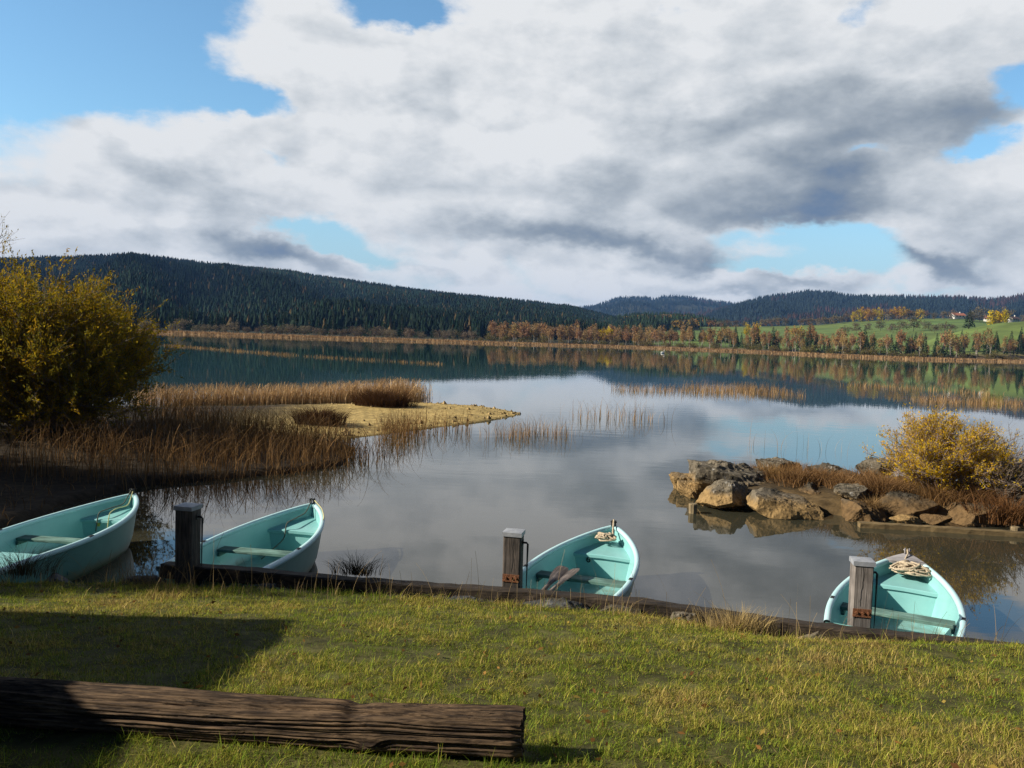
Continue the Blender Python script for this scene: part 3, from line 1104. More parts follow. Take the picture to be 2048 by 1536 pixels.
def make_boat(label, bow, heading, breasthook=False, number=None, mark=None, roll=0.0, BL=2.52):
    rz = math.atan2(-heading[0], heading[1])
    root = empty("rowing_boat", (bow[0], bow[1], 0.0), rz, label, "rowing boat", "rowing boats moored along the bank")
    root.rotation_euler = (0.0, roll, rz)
    ss = np.concatenate([np.linspace(0, 0.5, 12), np.linspace(0.6, BL, 22)])
    m = MB()
    R = b_rows(ss, False)
    m.add(R.reshape(-1, 3), grid_faces(*R.shape[:2]))
    nc = R.shape[1]
    m.add(R[-1], np.arange(nc))
    m.build("hull", MINT_SHADED, root, smooth=True)
    m = MB()
    R = b_rows(ss, True)
    m.add(R.reshape(-1, 3), grid_faces(*R.shape[:2], flip=True))
    T = R[-1].copy()
    T[:, 1] += 0.03
    m.add(T, np.arange(nc)[::-1])
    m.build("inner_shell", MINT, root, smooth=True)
    # gunwale: rounded rail swept round the rim
    sr = np.concatenate([np.linspace(BL, 0.45, 30), np.linspace(0.4, 0.0, 12)])
    pth = [(-float(b_half(s)) + 0.012, -s, float(b_sheer(s))) for s in sr]
    pth += [(-p[0], p[1], p[2]) for p in pth[-2::-1]]
    pth = np.array(pth)
    tn = np.gradient(pth, axis=0)
    tn[:, 2] = 0
    tn /= np.linalg.norm(tn, axis=1, keepdims=True)
    nn = np.stack([-tn[:, 1], tn[:, 0], 0 * tn[:, 0]], -1)
    prof = np.array([(-.027, -.03), (-.032, 0), (-.024, .016), (-.008, .022), (.010, .020), (.024, .012), (.027, -.004), (.022, -.03)])
    V = pth[:, None] + nn[:, None] * prof[None, :, 0, None] + np.array([0, 0, 1.0]) * prof[None, :, 1, None]
    n = len(prof)
    idx = np.arange(len(pth) * n).reshape(-1, n)
    nx = np.roll(idx, -1, 1)
    Q = np.stack([idx[:-1], idx[1:], nx[1:], nx[:-1]], -1).reshape(-1, 4)
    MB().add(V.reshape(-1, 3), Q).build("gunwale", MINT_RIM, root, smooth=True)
    # bow deck with a lip and the bulkhead below it
    sd_ = np.linspace(0.10, 0.64, 12)
    rows = []
    for s in sd_:
        z = float(b_sheer(s)) - 0.135
        h = in_half(s, z) + 0.006
        rows.append([(-h, -s, z), (-h * .5, -s, z + .006), (0, -s, z + .010), (h * .5, -s, z + .006), (h, -s, z)])
    rows = np.array(rows)
    e = rows[-1].copy()
    lip = [e, e + [0, -0.012, -0.008], e + [0, -0.012, -0.040], e + [0, 0.012, -0.048]]
    rows = np.concatenate([rows, np.array(lip[1:])])
    m = MB().add(rows.reshape(-1, 3), grid_faces(*rows.shape[:2], flip=True))
    m.build("bow_deck", MINT, root)
    s = 0.625
    zt = float(b_sheer(s)) - 0.155
    zs = np.linspace(0.085, zt, 8)
    pts = [(-in_half(s, z) - 0.01, -s - 0.02 * (zt - z), z) for z in zs[::-1]] + [(in_half(s, z) + 0.01, -s - 0.02 * (zt - z), z) for z in zs]
    k = len(pts)
    MB().add(pts, np.arange(k)[::-1]).build("bulkhead", MINT, root)
    # thwart on two cleats
    s = 1.52
    h = in_half(s, 0.33)
    m = MB()
    m.box((0, -s, 0.335), (2 * h + 0.012, 0.17, 0.034), bev=0.006)
    th = m.build("thwart", THWART, root)
    for sg in (-1, 1):
        MB().box((sg * (h - 0.02), -s, 0.295), (0.03, 0.20, 0.045), bev=0.005).build("thwart_riser", THWART, th)
    # stern seat
    rows = []
    for s in np.linspace(2.12, BL - 0.03, 5):
        h = in_half(s, 0.33)
        rows.append([(-h, -s, 0.33), (0, -s, 0.333), (h, -s, 0.33)])
    rows = np.array([[(x, y, 0.12) for x, y, z in rows[0]]] + rows)
    MB().add(rows.reshape(-1, 3), grid_faces(*rows.shape[:2], flip=True)).build("stern_seat", MINT, root)
    # oarlock sockets
    for sg in (-1, 1):
        s = 1.80
        b = float(b_half(s))
        m = MB()
        m.tube([(sg * (b - .012), -s, .44), (sg * (b - .012), -s, float(b_sheer(s)) + 0.03)], 0.013, 8)
        m.box((sg * (b - .012), -s, float(b_sheer(s)) + 0.020), (0.034, 0.075, 0.012), bev=0.003)
        m.build("oarlock", IRON, root)
    # mooring fitting on the stem head: two cheeks and a pin
    m = MB()
    for sg in (-1, 1):
        m.box((sg * 0.022, -0.035, 0.645), (0.012, 0.05, 0.075), bev=0.004)
    m.tube([(-0.04, -0.035, 0.662), (0.04, -0.035, 0.662)], 0.008, 8)
    m.build("bow_fitting", IRON if not breasthook else GREYWOOD, root)
    if breasthook:
        sq = np.linspace(0.0, 0.26, 6)
        rows = []
        for s in sq:
            h = max(float(b_half(s)) - 0.004, 0.0)
            rows.append([(-h, -s, float(b_sheer(s)) + .026), (0, -s, float(b_sheer(s)) + .030), (h, -s, float(b_sheer(s)) + .026)])
        rows.append([(x, y, z - 0.035) for x, y, z in rows[-1]])
        rows = np.array(rows)
        MB().add(rows.reshape(-1, 3), grid_faces(*rows.shape[:2], flip=True)).build("breasthook", GREYWOOD, root)
    if number:
        fc = bpy.data.curves.new("number", 'FONT')
        fc.body = number
        fc.size = 0.115
        fc.extrude = 0.0006
        fc.offset = 0.002
        fc.align_x = 'CENTER'
        fo = bpy.data.objects.new("number", fc)
        fc.materials.append(INK)
        COL.objects.link(fo)
        fo.parent = root
        fo.location = (-0.16, -0.640, 0.285)
        bpy.context.view_layer.update()
        nm = bpy.data.meshes.new_from_object(fo.evaluated_get(bpy.context.evaluated_depsgraph_get()))
        no = link("painted_number", nm, None, root)
        no.location = fo.location
        no.rotation_euler = (math.radians(90), 0, 0)
        bpy.data.objects.remove(fo)
    if mark:
        MB().box((-0.10, -0.633, 0.32), (0.05, 0.006, 0.045)).build("paint_mark", noisy("yellow_mark", (0.35, 0.36, 0.06), (0.45, 0.42, 0.08), 30), root)
    bpy.context.view_layer.update()
    return root


def in_boat(root, P):
    Mx = np.array(root.matrix_world)
    P = np.asarray(P, float)
    return P @ Mx[:3, :3].T + Mx[:3, 3]


def rope(root, ctrl, label, mat, rad=0.011, **kw):
    P = in_boat(root, rope_path(np.random.default_rng(len(label)), ctrl, **kw))
    # smooth
    for _ in range(2):
        P[1:-1] = (P[:-2] + 2 * P[1:-1] + P[2:]) / 4
    o = MB().tube(P, rad, 6).build("mooring_rope", mat, smooth=True)
    return tag(o, label, "rope", "ropes in the boats")


B1 = make_boat("turquoise rowing boat lying against the dark left bank with a yellow mark inside", (-5.07, 11.2), (0.11, 0.994), mark=True, BL=3.3)
B2 = make_boat("turquoise rowing boat behind the darkest post with a dark rope coil on its floor", (-2.58, 10.98), (0.15, 0.989), BL=2.8)
B3 = make_boat("turquoise rowing boat with two oars inside and the number six on its bulkhead", (1.33, 10.27), (0.325, 0.945), number="6")
B4 = make_boat("turquoise rowing boat with a grey wooden plate on its bow and a big rope heap", (4.53, 9.33), (0.47, 0.883), breasthook=True)

dz = 0.47
rope(B4, [(0.0, -0.035, 0.672), (0.012, -0.10, 0.64), (-0.012, -0.20, 0.59), (0.02, -0.32, dz + .03)], "tan rope hanging from the grey bow plate into a loose heap", ROPE,
     rad=0.0095, loops=16, c=(0.06, -0.38, dz + .01), r=0.17, flat=0.006)
rope(B3, [(0.0, -0.035, 0.69), (0.01, -0.10, 0.62), (0.03, -0.22, 0.54)], "short tan rope coil beside the bow of the boat with oars", ROPE,
     rad=0.011, loops=8, c=(-0.03, -0.31, dz + .02), r=0.11, flat=0.008)
rope(B2, [(0.0, -0.035, 0.68), (-0.02, -0.2, 0.52), (-0.06, -0.45, 0.495), (-0.09, -0.645, 0.48), (-0.10, -0.67, 0.28), (-0.2, -1.1, 0.13)],
     "thin dark rope crossing the bow deck of the boat behind the darkest post", ROPEDARK, rad=0.008)
rope(B2, [(-0.05, -1.75, 0.12), (0, -1.8, 0.12)], "dark green rope coil on the boat floor behind the thwart", ROPEDARK, rad=0.012, loops=5, c=(-0.05, -1.88, 0.12), r=0.2, flat=0.008)
rope(B2, [(0.03, -0.04, 0.66), (0.22, -0.25, 0.60), (0.37, -0.55, 0.55), (0.42, -0.95, 0.46), (0.43, -1.3, 0.38)], "pale yellow line along the right side of the boat", ROPEYEL, rad=0.007)
rope(B1, [(0.0, -0.035, 0.68), (-0.02, -0.2, 0.50), (-0.06, -0.45, 0.495), (-0.09, -0.645, 0.48), (-0.10, -0.68, 0.24)],
     "dark line lying over the bow deck of the leftmost boat", ROPEDARK, rad=0.008)
rope(B1, [(0.02, -0.04, 0.66), (0.08, -0.25, 0.50), (0.02, -0.45, 0.495), (0.06, -0.645, 0.48), (0.05, -0.67, 0.28), (0.08, -0.75, 0.14)],
     "pale yellow line hanging over the deck edge of the leftmost boat", ROPEYEL, rad=0.007)


# ---------------------------------------------------------------- oars resting in the boat with the number
def make_oar(tip, grip, label, twist):
    tip, grip = np.array(tip), np.array(grip)
    d = tip - grip
    L = np.linalg.norm(d)
    root = empty("oar", grip, 0, label, "oar", "oars in the boat")
    y = Vector(d / L)
    x = y.cross(Vector((0, 0, 1))).normalized()
    z = x.cross(y)
    Mx = Matrix((x, y, z)).transposed().to_4x4() @ Matrix.Rotation(twist, 4, 'Y')
    Mx.translation = Vector(grip)
    root.matrix_world = Mx
    m = MB()
    ys = np.array([0, .03, .12, .16, .3, .6, .8, 1.0]) * (L - 0.46)
    m.tube(np.stack([0 * ys, ys, 0 * ys], -1), [0.014, .017, .017, .021, .024, .024, .023, .021], 10)
    m.build("shaft", OARWOOD, root, smooth=True)
    # blade: spoon outline with a rib
    ts = np.linspace(0, 1, 12)
    w = np.interp(ts, [0, .2, .45, .75, .92, 1.0], [.021, .028, .060, .072, .068, .052])
    up, dn = [], []
    for t, ww in zip(ts, w):
        yy = L - 0.48 + 0.48 * t
        th = 0.016 * (1 - t) + 0.006
        for q in (-1, -.5, 0, .5, 1):
            h = th * (1 - abs(q) ** 1.5) + 0.003
            up.append((q * ww, yy, h))
            dn.append((q * ww, yy, -h))
    n = len(ts)
    m = MB().add(up, grid_faces(n, 5)).add(dn, grid_faces(n, 5, flip=True))
    a = np.arange(n) * 5
    for off in (0, 4):
        m.add([p for i in a for p in (up[i + off], dn[i + off])], grid_faces(n, 2, flip=off == 0))
    m.add([up[i] for i in range((n - 1) * 5, n * 5)] + [dn[i] for i in range(n * 5 - 1, (n - 1) * 5 - 1, -1)], np.arange(10))
    m.build("blade", OARWOOD, root, smooth=False)
    return root


_t, _m = at(1128, 1134, .435), at(1086, 1182, .33)
make_oar(_t, _t + (_m - _t) * 1.3, "grey wooden oar on the thwart, the left one of the pair", 0.15)
_t, _m = at(1151, 1138, .435), at(1094, 1190, .33)
make_oar(_t, _t + (_m - _t) * 1.2, "grey wooden oar on the thwart, the right one overlapping its twin", -0.25)


# ================================================================ quay: beam, posts, stones
BANG = math.atan2(6.81 - 8.4, 4.32 + 3.45)


def bent_box(path, w, h, name, mat, rng, jit=0.006):
    """squared timber along a path, with slightly worn edges"""
    path = np.array(path, float)
    d = np.gradient(path, axis=0)
    d /= np.linalg.norm(d, axis=1, keepdims=True)
    n = np.stack([-d[:, 1], d[:, 0], 0 * d[:, 0]], -1)
    prof = np.array([(-.5, -.5), (-.5, .42), (-.42, .5), (.42, .5), (.5, .42), (.5, -.5)])
    V = path[:, None] + n[:, None] * (prof[None, :, 0] * w)[..., None] + np.array([0, 0, 1.0]) * (prof[None, :, 1] * h)[..., None]
    V = V + rng.normal(0, jit, V.shape)
    k = len(prof)
    idx = np.arange(len(path) * k).reshape(-1, k)
    nx = np.roll(idx, -1, 1)
    Q = np.stack([idx[:-1], nx[:-1], nx[1:], idx[1:]], -1).reshape(-1, 4)
    return MB().add(V.reshape(-1, 3), Q, np.arange(k)[::-1], np.arange(k) + (len(path) - 1) * k).build(name, mat)


rng = np.random.default_rng(5)
bp = [at(*q, 0.53) for q in ((334, 1121), (480, 1134), (630, 1147), (1000, 1171), (1180, 1188), (1350, 1206), (1530, 1230), (1727, 1252), (1930, 1274), (2048, 1289))]
bp.append(bp[-1] + (bp[-1] - bp[-2]) * 4)
bp = np.array(bp)
L_ = np.concatenate([[0], np.cumsum(np.linalg.norm(np.diff(bp, axis=0), axis=1))])
tt = np.linspace(0, L_[-1], 90)
path = np.stack([np.interp(tt, L_, bp[:, i]) for i in range(3)], -1)
path[:, 1] -= 0.06
path[:, 2] = 0.46 + 0.01 * np.sin(tt * 1.7)
o = bent_box(path, 0.15, 0.135, "quay_beam", BEAMWOOD, rng, 0.004)
tag(o, "long dark timber beam along the edge of the lawn carried by the posts", "beam")


def make_post(px, y_top, y_base, wpx, label, matl, rot, rust=True, shade=False):
    p = at(px, y_base, 0.46)
    Y = p[1] + 0.10
    top = atY(px, y_top, Y)
    w = wpx * Y / F
    root = empty("mooring_post", (p[0], Y, 0), rot, label, "post", "squared mooring posts")
    zt = top[2] - 0.05
    h = w / 2
    # squared timber with chamfered, slightly wavy corners
    zs = np.linspace(-0.75, zt, 22)
    pr = np.array([(-1, -.86), (-.86, -1), (.86, -1), (1, -.86), (1, .86), (.86, 1), (-.86, 1), (-1, .86)]) * h
    V = np.array([[(x * (1 + 0.012 * math.sin(z * 9 + i)) + 0.004 * (zt - z), y, z) for i, (x, y) in enumerate(pr)] for z in zs])
    k = len(pr)
    idx = np.arange(len(zs) * k).reshape(-1, k)
    nx = np.roll(idx, -1, 1)
    m = MB().add(V.reshape(-1, 3), np.stack([idx[:-1], nx[:-1], nx[1:], idx[1:]], -1).reshape(-1, 4), np.arange(k) + (len(zs) - 1) * k)
    m.build("timber", matl, root)
    # drying crack down the front face
    rg = np.random.default_rng(int(px))
    zc = np.linspace(0.62, zt - 0.01, 16)
    xc = np.cumsum(rg.normal(0, 0.004, 16)) + rg.uniform(-.02, .02)
    wc = 0.0045 * (0.3 + np.abs(np.sin(zc * 9 + 1)))
    yc = -h * 1.004
    Pc = np.stack([xc + 0.004 * (zt - zc), 0 * zc + yc - 0.001, zc], -1)
    Vc, Qc = ribbons(Pc[None], wc[None], np.array([[1.0, 0, 0]]))
    mesh_np("crack", Vc, Qc, IRON, root)
    # sheet zinc cap, slightly pitched, with a folded edge
    c = MB()
    a, e = h * 1.10, 0.052
    c.add([(-a, -a, zt - .012), (a, -a, zt - .012), (a, a, zt - .012), (-a, a, zt - .012), (-a, -a, zt + e * .55), (a, -a, zt + e * .55), (a, a, zt + e * .55), (-a, a, zt + e * .55),
           (-a * .2, -a * .2, zt + e * .78), (a * .2, -a * .2, zt + e * .78), (a * .2, a * .2, zt + e * .78), (-a * .2, a * .2, zt + e * .78)],
          [(0, 1, 5, 4), (1, 2, 6, 5), (2, 3, 7, 6), (3, 0, 4, 7), (4, 5, 9, 8), (5, 6, 10, 9), (6, 7, 11, 10), (7, 4, 8, 11), (8, 9, 10, 11), (3, 2, 1, 0)])
    c.build("cap", ZINC, root)
    # iron guide rod for the mooring ring, standing off the lake side corner
    r = MB()
    x0 = h + 0.052
    zr = zt - 0.085
    r.tube([(h - 0.02, h * .2, zr), (x0 - .012, h * .2, zr), (x0, h * .2, zr - .012), (x0, h * .2, 0.15)], 0.0105, 8)
    r.box((h + 0.004, h * .2, zr), (0.008, 0.055, 0.05))
    r.build("guide_rod", IRON, root)
    if rust:
        b = MB()
        b.box((0.002, -h - 0.004, 0.562), (2 * h * .94, 0.010, 0.075), bev=0.002)
        bo = b.build("rust_plate", RUST, root)
        for sx in (-.55, .1, .6):
            MB().tube([(sx * h, -h - 0.008, 0.567), (sx * h, -h - 0.020, 0.567)], 0.012, 6).build("bolt", RUST, bo)
    return root


make_post(367, 1005, 1150, 37, "dark squared post with a zinc cap at the left end of the beam", POSTDARK, BANG, rust=False)
make_post(1024, 1057, 1178, 36, "squared post with a zinc cap beside the boat with two oars", POSTDARK, BANG)
make_post(1727, 1114, 1250, 38, "pale grey cracked post with a zinc cap in front of the rightmost boat", POSTWOOD, BANG + 0.03)


# ---------------------------------------------------------------- rocks
def cube_sphere(n):
    u = np.linspace(-1, 1, n)
    A, B = np.meshgrid(u, u)
    V, Fq, k = [], [], 0
    idx = np.arange(n * n).reshape(n, n)
    q0 = np.stack([idx[:-1, :-1], idx[:-1, 1:], idx[1:, 1:], idx[1:, :-1]], -1).reshape(-1, 4)
    for ax in range(3):
        for sg in (-1, 1):
            P = np.zeros((n, n, 3))
            P[..., ax] = sg
            P[..., (ax + 1) % 3] = A
            P[..., (ax + 2) % 3] = B
            V.append(P.reshape(-1, 3))
            Fq.append((q0 if sg > 0 else q0[:, ::-1]) + k)
            k += n * n
    V = np.concatenate(V)
    Fq = np.concatenate(Fq)
    key = np.round(V * 1000).astype(int)
    _, first, inv = np.unique(key, axis=0, return_index=True, return_inverse=True)
    return V[first], inv.reshape(-1)[Fq]


CSV, CSF = cube_sphere(40)


def boulder(seed, size, box=0.55, cuts=12, rough=0.10):
    rg = np.random.default_rng(seed)
    d = CSV / np.linalg.norm(CSV, axis=1, keepdims=True)
    V = d * (1 - box) + CSV * 0.80 * box
    V = V + d * (fbm(V * 1.5 + seed * 3.1, 3) * rough * 2.2)[:, None]
    for _ in range(cuts):
        nrm = rg.normal(size=3)
        nrm /= np.linalg.norm(nrm)
        h = rg.uniform(0.46, 0.80)
        s = V @ nrm - h
        V = V - np.where(s > 0, s * 0.97, 0)[:, None] * nrm
    V = V / np.abs(V).max(0)
    V = V * np.array(size) / 2
    sc = 1.0 / max(np.mean(size), 1e-3)
    n1 = fbm(V * sc * 1.8 + seed * 3.1, 4)
    n2_ = fbm(V * sc * 7.0 + seed * 5.3, 4, 0.6)
    n3_ = fbm(V * sc * 19.0 + seed, 3, 0.6)
    V = V + d * (n1 * rough * 0.35 + n2_ * rough * 0.50 + n3_ * rough * 0.22)[:, None] * np.mean(size)
    # bedding planes of the limestone
    V[:, 2] += 0.012 * np.sin(V[:, 2] * 42 + 3 * n1) * np.mean(size)
    return V


def rock(name, bbox, Y, thick, label, seed, mat=ROCK, rz=0.0, tilt=0.0, box=0.55, rough=0.10, sink=0.0, group="limestone blocks of the spit", cat="rock", cuts=12):
    x0, y0, x1, y1 = bbox
    c = atY((x0 + x1) / 2, (y0 + y1) / 2, Y)
    w = (x1 - x0) * Y / F
    h = (y1 - y0) * Y / F * 0.96
    V = boulder(seed, (w, thick, h + sink), box, cuts, rough)
    V[:, 2] -= sink / 2
    R = np.array(Matrix.Rotation(rz, 3, 'Z') @ Matrix.Rotation(tilt, 3, 'Y'))
    V = V @ R.T
    o = mesh_np(name, V, CSF, mat, smooth=False)
    o.location = c
    return tag(o, label, cat, group)


rock("boulder", (1376, 929, 1600, 992), 16.2, 1.7, "big sloping grey boulder at the tip of the rocky spit, topmost there", 3, ROCK, rz=-0.15, tilt=0.10, box=0.8, sink=0.35)
rock("boulder", (1336, 946, 1408, 974), 16.6, 0.8, "low ochre stone at the very tip of the rocky spit", 8, ROCK, sink=0.2)
rock("boulder", (1354, 962, 1412, 990), 15.8, 0.7, "second low ochre stone just in front of the tip stone", 9, ROCK, sink=0.2)
rock("boulder", (1386, 957, 1506, 1026), 14.9, 1.1, "angular boulder with a pale ochre foot left of the big front block", 21, ROCK, rz=0.35, box=0.7, sink=0.12)
rock("boulder", (1497, 981, 1652, 1040), 14.35, 0.9, "big flat-topped ochre block at the water in the middle of the rock row", 14, ROCK, rz=-0.05, tilt=0.05, box=0.75, rough=0.06, sink=0.14)
rock("boulder", (1560, 950, 1676, 1022), 15.5, 1.2, "dark boulder wedged behind the flat-topped ochre block", 35, ROCKDARK, sink=0.3)
rock("boulder", (1665, 966, 1742, 1002), 14.8, 0.8, "pale lichen-spotted stone right of the dark gap in the rock row", 41, ROCK, box=0.6, rough=0.09)
rock("boulder", (1662, 998, 1780, 1046), 14.2, 0.9, "brown block at the waterline right of the dark gap", 52, ROCKDARK, tilt=0.12, box=0.7, sink=0.15)
rock("boulder", (1750, 985, 1872, 1030), 14.5, 1.0, "dark squarish block under the brown grass left of the yellow willow", 61, ROCKDARK, box=0.8, rough=0.06)
rock("boulder", (1776, 1026, 1846, 1050), 13.95, 0.45, "small reddish flat stone on the waterside beam", 71, ROCK, box=0.7)
rock("boulder", (1843, 1029, 1910, 1046), 13.95, 0.45, "thin brown slab right of the small reddish stone", 73, ROCKDARK, box=0.7)
rock("boulder", (1622, 924, 1716, 968), 16.6, 1.2, "dark rounded rock on top of the spit between two grass clumps", 81, ROCKDARK)
rock("boulder", (1712, 915, 1772, 958), 17.0, 1.0, "pointed grey rock with a white tip left of the yellow willow", 92, ROCK)
rock("boulder", (1512, 916, 1600, 956), 17.4, 1.0, "low grey rock half hidden behind the brown grass on the spit", 95, ROCK)
rock("boulder", (1948, 948, 2100, 1000), 15.6, 1.6, "flat grey slab at the right edge of the picture behind the willow", 103, ROCK, box=0.8, sink=0.1)
rock("boulder", (1896, 1000, 2000, 1054), 14.2, 0.9, "dark earthy block with roots under the yellow willow", 107, ROCKDARK, box=0.6, sink=0.1)
rock("boulder", (1990, 985, 2130, 1058), 14.3, 1.0, "dark block at the right picture edge under brown twigs", 111, ROCKDARK, box=0.6, sink=0.1)

# timber edging and stakes at the spit
eb = np.array([at(1722, 1046, 0.08), at(1850, 1053, 0.08), at(2025, 1064, 0.08), at(2200, 1078, 0.08)])
ts = np.linspace(0, 3, 40)
pth = np.stack([np.interp(ts, range(4), eb[:, i]) for i in range(3)], -1)
pth[:, 1] += 0.08
pth[:, 2] = 0.02
o = bent_box(pth, 0.15, 0.12, "edging_beam", noisy("ochre_edging", (0.10, 0.072, 0.032), (0.19, 0.135, 0.06), 7, 0.9, 0.5, 30, stretch=(.3, 1, 1)), rng, 0.003)
tag(o, "ochre timber edging lying at the foot of the rocky spit", "beam")
for (px, py, ptop, w, lab) in ((1384, 1026, 1007, 17, "sawn round stake standing in the water left of the rocks"),
                               (2028, 1070, 1053, 17, "round stake at the right end of the timber edging")):
    p = at(px, py, 0)
    t = atY(px, ptop, p[1])
    r_ = w * p[1] / F / 2
    a = np.arange(15)
    m = MB().tube([(0, 0, -0.6), (0.01, 0, t[2] - 0.02), (0.01, 0, t[2])], [r_, r_, r_ * .92], 12)
    o = m.build("wooden_stake", STAKEWOOD)
    o.location = (p[0], p[1], 0)
    tag(o, lab, "stake")

# stones under the beam
bs = [((846, 1168, 990, 1212), 7.75, .5, "slate grey slab leaning under the beam left of the middle post", 201, SLAB),
      ((1024, 1184, 1185, 1226), 7.45, .4, "flat dark slab in front of the boat with two oars", 203, SLAB),
      ((745, 1172, 850, 1200), 7.85, .4, "small dark stone under the beam left of the slate slab", 207, SLAB),
      ((1552, 1240, 1690, 1280), 7.1, .32, "low pale stone by the beam in front of the rightmost boat", 209, ROCK),
      ((1322, 1212, 1400, 1244), 7.3, .3, "pale flat stone between the two right posts beside dry grass", 211, ROCK),
      ((1180, 1200, 1290, 1228), 7.4, .3, "brownish stone at the beam right of the flat dark slab", 213, ROCKDARK),
      ((80, 1142, 150, 1172), 7.9, .4, "dark stone at the left bank beside the leftmost boat", 215, SLAB),
      ((240, 1146, 330, 1176), 7.85, .4, "dark stone at the foot of the darkest post", 217, SLAB),
      ((420, 1158, 560, 1184), 7.85, .4, "flat dark stone under the beam right of the darkest post", 219, SLAB),
      ((1720, 1262, 1850, 1296), 6.95, .3, "earthy stone by the beam right of the palest post", 221, ROCKDARK)]
for bb, Y, th, lab, sd_, mt in bs:
    rock("bank_stone", (bb[0], bb[1] + 9, bb[2], bb[3] + 6), Y, th, lab, sd_, mt, box=0.6, rough=0.07, sink=0.12, group="stones along the quay beam", cat="stone")


# ---------------------------------------------------------------- foreground log
def make_log():
    ca = atY(-330, 1386, 3.62)
    cb = atY(1046, 1465, 3.30)
    ns, nt = 460, 230
    t = np.linspace(0, 1, ns)
    ax = ca[None] + (cb - ca)[None] * t[:, None]
    ax[:, 2] += 0.008 * np.sin(t * 7)
    d = (cb - ca) / np.linalg.norm(cb - ca)
    Lg = np.linalg.norm(cb - ca)
    side = np.cross(d, [0, 0, 1.0])
    side /= np.linalg.norm(side)
    upv = np.cross(side, d)
    th = np.arange(nt) * 2 * np.pi / nt
    TT, TH = np.meshgrid(t * Lg, th, indexing='ij')
    # roughly squared section
    sq = 1.0 / np.power(np.abs(np.cos(TH)) ** 5 + np.abs(np.sin(TH)) ** 5, 1 / 5.0)
    R0 = 0.096 * (0.86 + 0.14 * TT / Lg) * (0.45 + 0.55 * sq) * (1 + 0.03 * np.sin(TT * 2.1))
    q = np.stack([TT * 0.9, np.cos(TH) * 3.2, np.sin(TH) * 3.2], -1)
    g1 = fbm(q * [0.9, 1, 1] + 3, 3)
    knot = np.exp(-((TT / Lg - 0.80) / 0.018) ** 2 - ((TH - 2 * np.pi * 0.93) / 0.35) ** 2)
    warp = 0.20 * vnoise(np.stack([TT * 1.3, np.cos(TH) * 0.9, np.sin(TH) * 0.9], -1)) + 0.05 * vnoise(np.stack([TT * 4.0, np.cos(TH) * 2, np.sin(TH) * 2], -1)) + 0.22 * knot
    A_ = TH + warp
    g2 = vnoise(np.stack([TT * 0.11, np.cos(A_) * 3.6, np.sin(A_) * 3.6], -1))
    g2b = vnoise(np.stack([TT * 0.17 + 9, np.cos(A_) * 7.7, np.sin(A_) * 7.7], -1))
    amp = 0.55 + 0.6 * vnoise(np.stack([TT * 1.1, np.cos(TH) * 1.5, np.sin(TH) * 1.5 + 5], -1))
    gro = -(np.clip(0.10 - np.abs(g2), 0, 0.10) / 0.10) ** 0.6 - 0.7 * (np.clip(0.12 - np.abs(g2b), 0, 0.12) / 0.12) ** 0.7   # long drying cracks
    gro = gro * np.clip(amp, 0.1, 1.2)
    g3 = vnoise(np.stack([TT * 0.25, np.cos(A_) * 17, np.sin(A_) * 17], -1)) + 0.6 * vnoise(np.stack([TT * 0.4, np.cos(A_) * 37, np.sin(A_) * 37], -1))
    wear = sstep(TT / Lg, 0.985, 1.0)
    R0 = R0 * (1 - wear * (0.10 + 0.12 * vnoise(np.stack([0 * TH + 3, np.cos(TH) * 2.2, np.sin(TH) * 2.2], -1))))
    R = R0 + 0.010 * g1 + 0.034 * gro + 0.0065 * g3 + 0.012 * knot
    # notch worn into the top two thirds along, and frayed cut end
    nt_ = np.exp(-((TT / Lg - 0.775) / 0.012) ** 2) * np.clip(np.sin(TH), 0, 1)
    R -= 0.022 * nt_
    R -= 0.014 * sstep(TT / Lg, 0.775, 0.79) * np.clip(np.sin(TH), 0, 1) ** 2
    endj = 0.007 * vnoise(np.stack([0 * TH, np.cos(TH) * 5, np.sin(TH) * 5], -1)) * sstep(TT / Lg, 0.97, 1.0)
    V = ax[:, None] + side[None, None] * (R * np.cos(TH))[..., None] + upv[None, None] * (R * np.sin(TH))[..., None] + d * endj[..., None]
    idx = np.arange(ns * nt).reshape(ns, nt)
    nx = np.roll(idx, -1, 1)
    Q = np.stack([idx[:-1], nx[:-1], nx[1:], idx[1:]], -1).reshape(-1, 4)
    root = empty("weathered_log", cb * 1.0, 0, "long weathered squared log lying on the lawn in the foreground", "log")
    o = mesh_np("timber", V.reshape(-1, 3) - cb, Q, LOGWOOD, root, smooth=True)
    # log axis runs nearly along x, which the grain of the material follows
    for e, sgn in ((ns - 1, 1), (0, -1)):
        m = MB()
        rings = [V[e] - cb]
        cen = (V[e].mean(0) - cb)
        for f_ in (0.75, 0.5, 0.25):
            rr = cen + (V[e] - cb - cen) * f_ - sgn * d * (0.010 + 0.012 * vnoise(np.stack([np.cos(th) * 6 * f_, np.sin(th) * 6 * f_, 0 * th + e], -1)))[:, None]
            rings.append(rr)
        G = np.concatenate(rings)
        ii = np.arange(4 * nt).reshape(4, nt)
        nn = np.roll(ii, -1, 1)
        Qe = np.stack([ii[:-1], nn[:-1], nn[1:], ii[1:]], -1).reshape(-1, 4)
        m.add(G, Qe, ii[-1])
        m.build("cut_end", LOGWOOD, root)
    return root


make_log()


